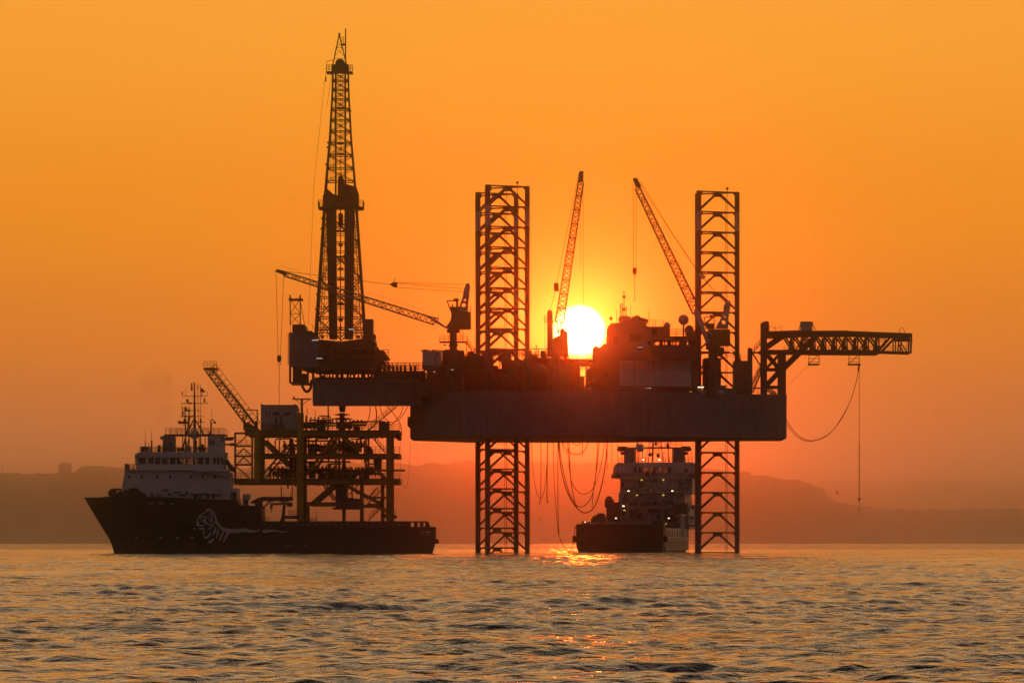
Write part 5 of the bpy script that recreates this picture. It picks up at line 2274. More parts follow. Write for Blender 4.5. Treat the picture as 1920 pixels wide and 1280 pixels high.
# wheelhouse: lower wall, mullions with window openings, head wall, floor
wh_r = 418.5
wh = spr("wheelhouse", [(256, 880), (252.5, 869.5), (418.5, 869.5), (418.5, 880)], YAX - 6.0, YAX + 6.0, "white")
spr("wheelhouse_head", [(250.5, 857), (252, 851), (260, 846.5), (420, 846.5), (420, 857)], YAX - 6.4, YAX + 6.4, "white", wh)
spr("visor", [(251, 856.5), (261, 846.3), (279.5, 846.3), (274, 856.5)], YAX - 6.62, YAX - 6.41, "grey", wh)
WIN = [(258, 272, 0), (276.5, 286.5, 0), (289, 299, 0), (302, 312.5, 0), (317.5, 327.5, 0), (330, 340, 1), (343.5, 353.5, 1), (356, 366.5, 1), (370, 380, 0), (384, 391.5, 0), (399, 403.5, 0), (405.5, 410.5, 0), (413, 417, 0)]
edge = 252
for x0, x1, clear in WIN:
    for side in (-1, 1):
        Yw = YAX + side * 5.9
        sbox("mullion", edge, 856.8, x0, 869.7, Yw - 0.12, Yw + 0.12, "white", wh)
        if clear:
            sbox("window", x0, 857, x1, 869.5, Yw - 0.02, Yw + 0.02, "pane", wh)
        else:
            sbox("window", x0, 857, x1, 869.5, Yw - 0.03, Yw + 0.03, "glassdark", wh)
    edge = x1
sbox("front_window", 252.3, 857.2, 254.3, 869.3, YAX - 5.7, YAX + 5.7, "glassdark", wh)
sbox("console", 331, 864, 336, 869.6, YAX - 1, YAX + 1, "steel", wh)
sbox("console", 345, 861, 348, 869.6, YAX - 3, YAX - 1, "steel", wh)
sbox("console", 357, 860, 361, 869.6, YAX, YAX + 2, "steel", wh)
m = MB()
X0, Z0 = sp(233, 880)
m.rail([(X0, YAX - 6.5, Z0), (sp(256, 0)[0], YAX - 6.5, Z0)], h=1.15, gap=0.7)
m.rail([(X0, YAX + 6.5, Z0), (sp(256, 0)[0], YAX + 6.5, Z0)], h=1.15, gap=0.7)
m.rail([(X0, YAX - 6.5, Z0), (X0, YAX + 6.5, Z0)], h=1.15, gap=0.9)
zb = sp(0, 846.4)[1]
m.rail([(sp(261, 0)[0], YAX - 6.2, zb), (sp(388, 0)[0], YAX - 6.2, zb)], h=1.05, gap=1.0)
m.rail([(sp(261, 0)[0], YAX + 6.2, zb), (sp(388, 0)[0], YAX + 6.2, zb)], h=1.05, gap=1.3)
zu = sp(0, 814)[1]
m.rail([(sp(309, 0)[0], YAX - 5.8, zu), (sp(419, 0)[0], YAX - 5.8, zu)], h=1.3, gap=1.05)
m.rail([(sp(309, 0)[0], YAX + 5.8, zu), (sp(419, 0)[0], YAX + 5.8, zu)], h=1.3, gap=1.6)
zw = sp(0, 881.8)[1]
m.rail([(sp(420, 0)[0], YAX - 7.9, zw), (sp(436, 0)[0], YAX - 7.9, zw)], h=1.2, gap=0.7)
m.rail([(sp(444, 0)[0], YAX - 6, sp(0, 946)[1]), (sp(460, 0)[0], YAX - 6, sp(0, 946)[1])], h=1.3, gap=0.6)
m.rail([(sp(434, 0)[0], YAX - 5, sp(0, 914)[1]), (sp(442, 0)[0], YAX - 5, sp(0, 914)[1])], h=2.0, gap=0.6)
m.build("guard_rail", M["steel"], sh, kind="stuff")
f1 = spr("funnel", [(302, 846), (304, 824), (299, 823), (298.5, 818), (306, 816), (312, 813.5), (327, 813.5), (327, 846)], YAX - 5.6, YAX - 3.0, "hull")
sbox("funnel_vent", 316, 828, 320, 833, YAX - 5.68, YAX - 5.59, "glassdark", f1)
f2 = spr("funnel", [(388, 847), (388, 814), (420, 813.5), (420, 880), (411, 880), (411, 847)], YAX - 5.6, YAX - 3.0, "white")
sbox("funnel_vent", 391, 824, 402, 834, YAX - 5.68, YAX - 5.59, "hull", f2)
sbox("funnel_vent", 412, 819, 419, 827, YAX - 5.68, YAX - 5.59, "hull", f2)
sbox("top_deck", 306, 813.2, 420.5, 815.4, YAX - 5.9, YAX + 5.9, "steel")
for x in (340, 371, 382):
    sbox("deck_post", x, 815.4, x + 1.6, 846, YAX - 5, YAX - 4.6, "steel")
sbox("roof_cooler", 261, 836, 274, 846.2, YAX - 4, YAX + 3, "steel")
sbox("roof_locker", 293, 833.5, 298, 846.2, YAX - 4, YAX - 2, "steel")
sbox("roof_locker", 345, 834, 353, 846.2, YAX - 3, YAX, "grey")
sbox("roof_locker", 361, 824, 366, 846.2, YAX - 3, YAX - 1.5, "grey")
for x, y in ((333, 842), (340, 841), (372, 840), (377, 836), (381, 842)):
    p = sp(x, y)
    m = MB()
    m.sphere((p[0], YAX - 4, p[1]), 0.45, 9, 7)
    m.tube((p[0], YAX - 4, zb), (p[0], YAX - 4, p[1]), 0.15, 6)
    m.build("roof_lamp", M["steel"], sh)
# radome and horn loop
m = MB()
p = sp(363, 813)
m.sphere((p[0], YAX - 5, p[1] - 0.05), 0.95, 18, 12)
m.tube((p[0], YAX - 5, p[1] - 1.6), (p[0], YAX - 5, p[1] - 0.5), 0.3, 8)
m.build("radome", M["white"], sh, smooth=True)
m = MB()
c = sp(396, 789)
m.path([(c[0] + 0.38 * math.cos(a), YAX - 4, c[1] + 0.38 * math.sin(a)) for a in [i * 0.5 - 0.4 for i in range(10)]], 0.11, 6)
m.tube((sp(393, 0)[0], YAX - 4, zu), (sp(393.5, 0)[0], YAX - 4, c[1] - 0.2), 0.14, 6)
m.path([(sp(391.5, 0)[0], YAX - 4, zu), (sp(393, 0)[0], YAX - 4, zu + 0.8)], [0.32, 0.12], 7)
m.sphere((sp(401.5, 0)[0], YAX - 4, sp(0, 791)[1]), 0.22, 7, 5)
m.beam((sp(396, 0)[0], YAX - 4, sp(0, 792)[1]), (sp(402, 0)[0], YAX - 4, sp(0, 791)[1]), 0.2)
m.build("fire_monitor", M["steel"], sh)
# signal mast
mast = MB()
top = sp(360, 714)
bot = sp(360.5, 846)
mast.path([(bot[0], YAX, bot[1]), (sp(360.5, 0)[0], YAX, sp(0, 800)[1]), (top[0], YAX, top[1])], [0.3, 0.28, 0.12], 8)
mo = mast.build("mast", M["steel"], sh)
for xa, ya, xb, yb, w in ((358, 785, 345, 814, 0.16), (362, 785, 378, 814, 0.16), (352, 778, 337, 846, 0.14), (342, 760, 344, 846, 0.14), (350, 760, 350, 846, 0.12),
                          (356, 800, 342, 846, 0.12), (366, 718, 368, 800, 0.09), (371.5, 718, 372, 802, 0.09), (372, 790, 372, 846, 0.14)):
    for dy in (-1.3, 1.3) if ya > 759 else (0,):
        m = MB()
        m.beam((*[sp(xa, ya)[0]], YAX + dy * 0.4, sp(xa, ya)[1]), (sp(xb, yb)[0], YAX + dy, sp(xb, yb)[1]), w)
        m.build("stay", M["steel"], mo)
for x0, x1, y, w in ((337, 384, 740.5, 0.11), (334, 384, 754, 0.13), (337, 372, 767.5, 0.11), (335, 361, 778.5, 0.26), (361, 379, 778.5, 0.1), (334, 350, 789, 0.16), (361, 380, 789.5, 0.1), (337, 361, 795, 0.09)):
    m = MB()
    m.beam((sp(x0, y)[0], YAX, sp(x0, y)[1]), (sp(x1, y)[0], YAX, sp(x1, y)[1]), w)
    m.build("yard", M["steel"], mo)
for x, y, h, r_ in ((337, 738, 6, 0.14), (344, 739, 14, 0.05), (355, 730, 14, 0.2), (337.5, 766, 6, 0.14), (344, 766, 5, 0.25), (347, 752, 6, 0.3), (374, 740, 9, 0.1), (379, 752, 8, 0.18),
                    (384, 740, 9, 0.05), (367, 728, 12, 0.05), (342, 789, 6, 0.35), (332, 790, 3, 0.4), (338, 776, 8, 0.2), (372, 789, 7, 0.22), (349, 789, 8, 0.2), (371, 802, 6, 0.2), (384, 754, 3, 0.1)):
    p = sp(x, y)
    m = MB()
    m.tube((p[0], YAX, p[1]), (p[0], YAX, p[1] + h * 0.106), r_, 7, r_ * 0.7)
    m.build("lantern", M["steel"], mo)
m = MB()
p = sp(335, 791)
m.box(p[0] - 0.5, p[0] + 1.6, YAX - 1.2, YAX + 1.2, p[1] - 0.15, p[1] + 0.15)
m.box(sp(344, 0)[0], sp(352, 0)[0], YAX - 1, YAX + 1, sp(0, 769)[1], sp(0, 766)[1])
m.box(sp(347, 0)[0], sp(355, 0)[0], YAX - 1, YAX + 1, sp(0, 755)[1], sp(0, 752.5)[1])
m.build("radar_scanner", M["steel"], mo)
m = MB()
vv, ff = [], []
for i in range(7):
    f = i / 6
    X = sp(371.5 + 8.5 * f, 0)[0]
    for j in range(4):
        g = j / 3
        y = 724.5 + 9 * g - 1 * math.sin(f * 5) + f * (5 - 6 * g)
        vv.append((X, YAX + 0.25 * math.sin(f * 6 + g), sp(0, y)[1]))
ff = [(i * 4 + j, i * 4 + j + 1, i * 4 + j + 5, i * 4 + j + 4) for i in range(6) for j in range(3)]
m.add(vv, ff)
m.build("flag", M["flag"], mo)
m = MB()
for x, ya, yb in ((268.5, 846, 805), (280.5, 846, 808), (394, 814, 766), (274.5, 840, 829)):
    m.tube((sp(x, 0)[0], YAX - 2, sp(0, ya)[1]), (sp(x, 0)[0], YAX - 2, sp(0, yb)[1]), 0.035, 4)
m.tube((sp(280.5, 0)[0], YAX - 2, sp(0, 846)[1]), (sp(280.5, 0)[0], YAX - 2, sp(0, 824)[1]), 0.16, 7)
m.tube((sp(268.5, 0)[0], YAX - 2, sp(0, 836)[1]), (sp(268.5, 0)[0], YAX - 2, sp(0, 826)[1]), 0.1, 7)
m.build("whip_antenna", M["steel"], sh)
# bow windlass and moorings
m = MB()
for pts in ([(203, 932), (203, 915), (212, 914.5), (221, 914.5), (221, 918), (214, 918), (212, 924), (216, 922), (232, 917), (242, 917), (243, 914), (259, 914), (260, 919), (268, 924), (270, 934), (203, 934)],):
    m.prism([sp(x, y) for x, y in pts], YAX - 2.2, YAX + 2.2)
for x in (206, 226, 248, 262):
    m.drum((sp(x, 0)[0], YAX, sp(0, 924)[1]), (0, 1, 0), 0.8, 5.5, 14)
m.build("windlass", M["shiphull"], sh)
for x0, y0, x1 in ((222, 922, 232), (231, 918, 243), (242, 914.5, 259), (258, 919, 263), (262, 923, 268), (267, 926, 273)):
    sbox_y = sp(x0, y0)
    m = MB()
    m.box(sp(x0, 0)[0], sp(x1, 0)[0], YAX - 7.1, YAX - 6.68, sp(0, 932.5)[1], sp(0, y0)[1])
    m.drum((sp((x0 + x1) / 2, 0)[0], YAX - 6.9, sp(0, y0 + 2)[1]), (0, 1, 0), 0.3, 0.5, 10)
    m.build("mooring_winch", M["shiphull"], sh)
m = MB()
m.box(sp(188, 0)[0], sp(200, 0)[0], YAX - 0.4, YAX + 0.4, sp(0, 932)[1], sp(0, 930)[1])
m.build("bow_roller", M["steel"], sh)
rng = random.Random(6)
for i in range(12):
    x = 284 + i * 11
    p = sp(x, rng.uniform(918, 929))
    m = MB()
    if i % 3:
        m.box(p[0] - 0.4, p[0] + rng.uniform(0.3, 1.2), YAX - 6.9, YAX - 6.65, p[1] - rng.uniform(0.1, 0.5), p[1] + 0.15)
    else:
        m.drum((p[0], YAX - 6.8, p[1]), (0, 1, 0), 0.35, 0.2, 12)
    m.build("deck_fitting", M["hull"], dh)
m = MB()
for i in range(9):
    p = sp(424 + i * 1.7, 866 + i * 2.0 + rng.uniform(-2, 2))
    m.sphere((p[0], YAX - 6 + rng.uniform(-0.5, 0.5), p[1]), rng.uniform(0.35, 0.6), 7, 5)
m.build("rescue_boat_davit", M["steel"], sh)
sbox("rescue_boat_cradle", 454, 927, 467.5, 937, YAX - 5.5, YAX - 3.5, "grey")
m = MB()
p = sp(461, 930)
m.drum((p[0], YAX - 4.5, p[1]), (1, 0, 0), 0.5, 1.5, 12)
m.build("life_raft_canister", M["white"], sh)
sbox("winch_base", 455, 937, 464, 947, YAX - 5, YAX - 4, "hull")
# curved gallows frame and small deck crane on the foredeck
g = thing("deck_gallows", "dark curved steel gallows frame aft of the ship's deckhouse", "deck frame", (sp(485, 0)[0], YAX - 3, sp(0, 948)[1]))
m = MB()
m.prism([sp(x, y) for x, y in ((466, 941), (479, 934), (489, 930.5), (547, 930.5), (548, 935), (546, 937.5), (528, 941.5), (518, 938), (506, 940), (494, 938), (490, 940), (490, 978), (477, 978), (476, 944))],
        YAX - 4.2, YAX - 2.2)
m.build("frame_plate", M["steel"], g)
m = MB()
m.beam((sp(489, 0)[0], YAX - 3.2, sp(0, 953)[1]), (sp(505, 0)[0], YAX - 3.2, sp(0, 939)[1]), 0.3)
m.build("strut", M["steel"], g)
for x, y in ((525.5, 912), (546, 910), (530, 924), (543, 922)):
    m = MB()
    m.beam((sp(x, 0)[0], YAX - 3.2, sp(0, 931)[1]), (sp(x, 0)[0], YAX - 3.2, sp(0, y)[1]), 0.22 if x in (525.5, 546) else 0.08)
    m.build("post", M["steel"], g)
dc = thing("deck_crane", "small knuckle crane on the ship's work deck under the gallows frame", "crane", (sp(532, 0)[0], YAX - 5, sp(0, 976)[1]))
m = MB()
m.path([(sp(528, 0)[0], YAX - 5, sp(0, 978)[1]), (sp(530, 0)[0], YAX - 5, sp(0, 968)[1]), (sp(532, 0)[0], YAX - 5, sp(0, 945)[1])], [0.55, 0.35, 0.26], 8)
m.build("pedestal", M["steel"], dc)
m = MB()
m.beam((sp(506, 0)[0], YAX - 5, sp(0, 944.5)[1]), (sp(547, 0)[0], YAX - 5, sp(0, 943)[1]), 0.42)
m.build("jib", M["steel"], dc)
m = MB()
m.box(sp(505.5, 0)[0], sp(510, 0)[0], YAX - 5.3, YAX - 4.7, sp(0, 953)[1], sp(0, 943)[1])
m.tube((sp(507, 0)[0], YAX - 5, sp(0, 961)[1]), (sp(507, 0)[0], YAX - 5, sp(0, 952)[1]), 0.1, 6)
m.box(sp(537, 0)[0], sp(547, 0)[0], YAX - 5.5, YAX - 4.5, sp(0, 949)[1], sp(0, 941)[1])
m.build("jib_head", M["steel"], dc)
sbox("deck_machinery", 528, 966, 560, 972, YAX - 5, YAX - 2, "steel")
m = MB()
m.rail([(sp(540, 0)[0], YAX - 4, sp(0, 966)[1]), (sp(557, 0)[0], YAX - 4, sp(0, 966)[1])], h=1.0, gap=0.8)
m.build("deck_rail", M["steel"], sh)
m = MB()
m.rail([(sp(491, 0)[0], YAX - 6, sp(0, 976)[1]), (sp(504, 0)[0], YAX - 6, sp(0, 976)[1])], h=0.7, gap=0.8)
m.build("deck_rail", M["steel"], sh)
m = MB()
m.rail([(sp(580, 0)[0], YAX - 5, sp(0, 977)[1]), (sp(592, 0)[0], YAX - 5, sp(0, 977)[1])], h=0.7, gap=1.2)
m.tube((sp(592.5, 0)[0], YAX - 5, sp(0, 978)[1]), (sp(592.5, 0)[0], YAX - 5, sp(0, 957)[1]), 0.05, 5)
m.build("deck_rail", M["steel"], sh)

# ================================================================== second supply ship, seen from astern under the rig
S2 = thing("supply_ship", "supply ship seen from astern under the rig, deck lamps lit", "ship",
           ((1162 - 960) * 1e-4 * 1150, 1150, 0), rotz=-R(8.0), local=True)
# local frame: +y forward, +x to starboard, stern at y = 0


def l2(x, y, far):
    """Drawing point -> local (x, z) on a cross-section `far` metres forward of the stern."""
    Yr = 1150 + far * math.cos(R(8))
    p = at(x, y, Yr)
    cx = S2.location.x + far * math.sin(R(8))
    return (p.x - cx) / math.cos(R(8)), p.z


mb = MB()
B2 = 9.6
ys = [0, 0.4, 1.5, 4, 12, 30, 48, 58, 66, 72]
hbs = [0.985, 0.992, 0.998, 1, 1, 1, 1, 0.8, 0.45, 0.02]
tops = [5.6, 5.6, 5.6, 5.6, 4.2, 4.2, 6.0, 9.0, 10.0, 10.5]
NZ = 8
vv = []
for s in (-1, 1):
    for k in range(NZ + 1):
        f = k / NZ
        for yy, hb, tp in zip(ys, hbs, tops):
            z = -1.2 + (tp + 1.2) * f
            w = hb * B2
            if z < 2.0:
                w *= 1 - 0.14 * ((2.0 - z) / 3.2) ** 2
            vv.append((s * w, yy + (0.9 * max(0, 2 - z) / 3 if yy < 5 else 0), z))
n = len(ys)
N1 = (NZ + 1) * n
ff = []
for k in range(NZ):
    for i in range(n - 1):
        a = k * n + i
        ff += [(a, a + n, a + n + 1, a + 1), (N1 + a, N1 + a + 1, N1 + a + n + 1, N1 + a + n)]
    a = k * n
    ff.append((a, N1 + a, N1 + a + n, a + n))
for i in range(n - 1):
    a = NZ * n + i
    ff.append((a, N1 + a, N1 + a + 1, a + 1))
mb.add(vv, ff)
h2 = mb.build("hull", M["shiphull"], S2)


def b2(name, x0, y0, x1, y1, f0, f1, mat, parent=S2, fr=None):
    m = MB()
    fr = f0 if fr is None else fr
    (xa, za), (xb, zb_) = l2(x0, y0, fr), l2(x1, y1, fr)
    m.box(min(xa, xb), max(xa, xb), f0, f1, min(za, zb_), max(za, zb_))
    return m.build(name, M[mat], parent)


b2("stern_bulwark", 1080.5, 982, 1222, 989, 0.1, 0.4, "shiphull", h2)
b2("cargo_rail", 1093, 977.5, 1222, 982, 2.0, 2.4, "grey", S2)
b2("crash_post", 1222.5, 977, 1244, 990, 0.2, 3.0, "steel", S2)
for x, s in ((1077, -1), (1247, 1)):
    b2("quarter_fender", x - 3.5, 1004, x + 3.5, 1016, 0.1, 1.4, "hose", h2)
# pale bulwark panels with freeing slots down the starboard side
for i in range(9):
    f0 = 3 + i * 5.2
    m = MB()
    m.box(B2 + 0.03, B2 + 0.10, f0, f0 + 5.05, 3.1, 5.4)
    m.build("bulwark_panel", M["grey"], h2)
    m = MB()
    m.box(B2 + 0.03, B2 + 0.35, f0, f0 + 5.1, 2.6, 2.9)
    m.build("rub_rail", M["grey"], h2)
    m = MB()
    m.box(B2 + 0.11, B2 + 0.2, f0 + 1.5, f0 + 2.2, 3.5, 4.8)
    m.build("freeing_port", M["shiphull"], h2)
    m = MB()
    m.box(B2 * 0.985, B2 + 0.02, f0 + 0.03, f0 + 5.08, 0.55, 2.5)
    m.build("side_plate", M["hull"], h2)
for f0 in (34, 36, 38, 40):
    m = MB()
    m.box(B2 - 0.3, B2 + 0.2, f0, f0 + 0.4, 3.4, 8.2)
    m.build("side_stanchion", M["white"], S2)
m = MB()
m.box(B2 - 0.3, B2 + 0.2, 33, 47, 8.2, 8.5)
m.build("side_stanchion", M["white"], S2)
# superstructure tiers, aft face at F metres forward
F = 46.0
TIER = [("lower_house", 1158, 951, 1292, 992, F, F + 15), ("middle_house", 1160, 923, 1284, 951.4, F + 1.0, F + 15), ("upper_house", 1163, 896, 1282, 923.4, F + 2.0, F + 14),
        ("bridge_base", 1150, 885, 1302, 896.4, F + 3, F + 13)]
T2 = {}
for nm, x0, y0, x1, y1, f0, f1 in TIER:
    T2[nm] = b2(nm, x0, y0, x1, y1, f0, f1, "grey")
for y, x0, x1, f0 in ((951, 1161, 1298, F), (923, 1162, 1292, F + 1), (896.2, 1147, 1305, F + 2.4)):
    b2("deck_edge", x0, y - 1.2, x1, y + 0.6, f0 - 1.4, f0 + 0.5, "white", fr=f0)
b2("starboard_casing", 1283, 897, 1298, 926, F + 4, F + 12, "white")
m = MB()
pts = [l2(x, y, F + 3) for x, y in ((1147, 885), (1153, 872), (1160, 866.5), (1296, 866.5), (1304, 872), (1305, 885))]
x0_, x1_ = pts[0][0], pts[-1][0]
# bridge: head wall over a band of windows, open right through
(xa, z0), (xb, z1) = l2(1150, 875.5, F + 3), l2(1304, 866.5, F + 3)
m.prism([l2(1150, 875.5, F + 3), l2(1153, 871, F + 3), l2(1160, 866.5, F + 3), l2(1298, 866.5, F + 3), l2(1304, 871, F + 3), l2(1304, 875.5, F + 3)], F + 3, F + 13)
br = m.build("bridge_head", M["white"], S2)
edge = 1150
for x0, x1, clear in ((1188, 1194, 0), (1196.5, 1204, 1), (1208, 1214, 1), (1220.5, 1224.5, 1), (1225.5, 1230, 1), (1236.5, 1241.5, 1), (1245, 1250, 1), (1253, 1258, 0), (1283, 1289, 0)):
    for f0 in (F + 3, F + 12.8):
        b2("mullion", edge, 875.3, x0, 885.2, f0, f0 + 0.2, "white", br, F + 3)
        b2("window", x0, 875.5, x1, 885, f0 + 0.08, f0 + 0.12, "pane" if clear else "glassdark", br, F + 3)
    edge = x1
for f0 in (F + 3, F + 12.8):
    b2("mullion", edge, 875.3, 1304, 885.2, f0, f0 + 0.2, "white", br, F + 3)
b2("aft_door", 1210, 884, 1216, 893, F + 2.9, F + 2.99, "glassdark", T2["bridge_base"])
b2("aft_door", 1222, 884, 1229, 892, F + 2.9, F + 2.99, "glassdark", T2["bridge_base"])
b2("bridge_wing", 1146, 889, 1163, 896, F + 2.5, F + 6, "steel", S2)
b2("bridge_wing", 1290, 889, 1305.5, 896, F + 2.5, F + 6, "steel", S2)
# doors, vents, pipes on the aft faces
for nm, x0, y0, x1, y1, f0 in (("lower_house", 1180, 956, 1196, 972, F), ("lower_house", 1215, 953, 1236, 962, F), ("lower_house", 1245, 956, 1262, 970, F), ("lower_house", 1186, 969, 1204, 974, F),
                               ("middle_house", 1166, 932, 1173, 948, F + 1), ("middle_house", 1181, 941, 1196, 949, F + 1), ("middle_house", 1206, 940, 1222, 948, F + 1), ("middle_house", 1250, 944, 1262, 948, F + 1),
                               ("upper_house", 1164, 904, 1171, 912, F + 2), ("upper_house", 1201, 904, 1208, 912, F + 2), ("upper_house", 1272, 904, 1281, 911, F + 2), ("upper_house", 1254, 904, 1257, 910, F + 2)):
    b2("door", x0, y0, x1, y1, f0 - 0.08, f0 - 0.02, "hull", T2[nm], f0)
rng = random.Random(31)
for i in range(34):
    x, y = rng.uniform(1250, 1300), rng.uniform(938, 985)
    m = MB()
    xx, zz = l2(x, y, F - 2)
    w = rng.uniform(0.2, 0.9)
    m.box(xx - w, xx + w, F - 2.5, F - 0.3, zz - rng.uniform(0.2, 0.8), zz + rng.uniform(0.2, 0.6))
    m.build("deck_fitting", M[rng.choice(("hull", "steel", "grey"))], S2)
for i in range(30):
    x, y, f0 = rng.choice(((rng.uniform(1162, 1284), rng.uniform(926, 948), F + 0.9), (rng.uniform(1165, 1280), rng.uniform(899, 921), F + 1.9), (rng.uniform(1160, 1250), rng.uniform(954, 984), F - 0.1)))
    m = MB()
    xx, zz = l2(x, y, f0)
    w, h = rng.uniform(0.1, 0.55), rng.uniform(0.1, 0.6)
    m.box(xx - w, xx + w, f0 - rng.uniform(0.2, 0.7), f0 - 0.03, zz - h, zz + h)
    m.build("deck_fitting", M[rng.choice(("hull", "steel", "hull"))], S2)
m = MB()
for y, f0, xa, xb in ((950, F - 1.2, 1162, 1297), (922, F - 0.2, 1163, 1291), (895, F + 1.2, 1148, 1304)):
    z = l2(0, y, f0)[1]
    m.rail([(l2(xa, 0, f0)[0], f0, z), (l2(xb, 0, f0)[0], f0, z)], h=1.1, gap=1.2)
m.build("deck_rail", M["steel"], S2, kind="stuff")
m = MB()
xx, zz = l2(1281, 955, F - 2)
m.drum((xx, F - 2, zz), (0, 1, 0), 1.5, 2.0, 16)
m.build("towing_winch", M["steel"], S2)
m = MB()
for xx, za, zb_ in ((1302, 950, 982), (1290, 940, 985)):
    a, z0 = l2(xx, za, F - 4)
    _, z1 = l2(xx, zb_, F - 4)
    m.tube((a, F - 4, z0), (a, F - 4, z1), 0.14, 6)
m.build("deck_post", M["white"], S2)
# port side crane and dark cargo on the work deck
for nm, boxes in (("deck_crane", ((1134, 936, 1148, 951, 30), (1137, 948, 1150, 985, 30))), ("cargo_stack", ((1150, 941, 1160, 985, 36),))):
    m = MB()
    for x0, y0, x1, y1, f0 in boxes:
        (xa, z0), (xb, z1) = l2(x0, y0, f0), l2(x1, y1, f0)
        m.box(xa, xb, f0, f0 + 3, z1, z0)
    if nm == "deck_crane":
        xx, zz = l2(1142, 936, 31)
        m.sphere((xx, 31, zz), 0.8, 8, 6)
    m.build(nm, M["steel"], S2)
m = MB()
for x, y, r_ in ((1117, 973, 0.9), (1124, 970, 1.0), (1129, 968, 0.8), (1121, 976, 1.0), (1132, 976, 0.9), (1110, 975, 0.3)):
    xx, zz = l2(x, y, 10)
    m.sphere((xx, 10, zz), r_, 9, 7)
xx, zz = l2(1108.5, 972, 10)
m.beam((xx, 10, zz), (xx + 0.5, 10, zz - 0.8), 0.15)
m.build("deck_cargo", M["steel"], S2)
m = MB()
p = [l2(1091, 982, 0.5), l2(1091, 979, 0.5), l2(1092, 977.5, 0.5), l2(1095, 977.5, 0.5), l2(1095.5, 980, 0.5)]
m.path([(a, 0.6, z) for a, z in p], 0.12, 6)
p = [l2(1077, 990, 0.5), l2(1078, 988, 0.5), l2(1081, 987.5, 0.5), l2(1082, 990, 0.5)]
m.path([(a, 0.6, z) for a, z in p], 0.16, 6)
m.build("mooring_bitt", M["steel"], S2)
# funnels, cross deck, mast, domes
for x0, x1, s in ((1170, 1189, -1), (1262, 1281, 1)):
    fu = b2("funnel", x0, 838, x1, 867, F + 4, F + 8, "hull")
    xa, za = l2(x0 if s < 0 else x1, 841, F + 4)
    m = MB()
    m.path([(xa - s * 0.5, F + 5, za), (xa + s * 1.3, F + 5, za), (xa + s * 1.6, F + 5, za - 0.35)], [0.6, 0.6, 0.3], 8)
    m.path([(xa - s * 0.5, F + 5, za - 1.0), (xa + s * 0.9, F + 5, za - 1.0)], 0.35, 8)
    m.build("exhaust_stub", M["steel"], fu)
b2("top_deck", 1170, 838, 1278, 840.5, F + 4, F + 8, "steel")
for x in (1197, 1204, 1260, 1194, 1252):
    b2("deck_post", x, 840, x + 1.5, 867, F + 4, F + 4.3, "steel", fr=F + 4)
m = MB()
xx, zz = l2(1200, 839, F + 3)
m.sphere((xx, F + 3.5, zz), 0.95, 16, 12)
m.build("radome", M["white"], S2, smooth=True)
m = MB()
for x in (1195, 1252):
    xx, zz = l2(x, 838, F + 5)
    m.path([(xx, F + 5, zz), (xx, F + 5, zz + 0.8), (xx, F + 5, zz + 1.2)], [0.45, 0.2, 0.1], 7)
m.build("fire_monitor", M["steel"], S2)
mo2 = MB()
for x0, y0, x1, y1, w in ((1215, 866, 1224, 790, 0.14), (1245, 866, 1231, 790, 0.14), (1223.5, 866, 1226, 770, 0.36), (1210, 866, 1218, 822, 0.1), (1236, 866, 1235, 790, 0.12), (1242, 866, 1240, 815, 0.1),
                          (1212, 850, 1248, 850, 0.1), (1214, 838, 1246, 838, 0.1), (1212, 826, 1244, 826, 0.12), (1216, 812, 1240, 812, 0.1)):
    (xa, za), (xb, zb_) = l2(x0, y0, F + 6), l2(x1, y1, F + 6)
    mo2.beam((xa, F + 6, za), (xb, F + 6, zb_), w)
mo2.build("mast", M["steel"], S2)
for x, y in ((1219, 852), (1234, 854), (1230, 832)):
    xx, zz = l2(x, y, F + 5)
    m = MB()
    m.sphere((xx, F + 5, zz), 0.42, 10, 8)
    m.build("small_dome", M["grey"], S2, smooth=True)
m = MB()
z = l2(0, 866.5, F + 3)[1]
for xa, xb in ((1160, 1172), (1188, 1216), (1240, 1262), (1278, 1298)):
    m.rail([(l2(xa, 0, F + 3)[0], F + 3.3, z), (l2(xb, 0, F + 3)[0], F + 3.3, z)], h=1.1, gap=0.9)
for x in (1289, 1295, 1165):
    m.tube((l2(x, 0, F + 3)[0], F + 4, z), (l2(x, 0, F + 3)[0], F + 4, z + 2.6), 0.04, 4)
zt = l2(0, 838, F + 4)[1]
m.rail([(l2(1246, 0, F + 4)[0], F + 4.2, zt), (l2(1278, 0, F + 4)[0], F + 4.2, zt)], h=1.2, gap=1.2)
m.build("guard_rail", M["steel"], S2, kind="stuff")
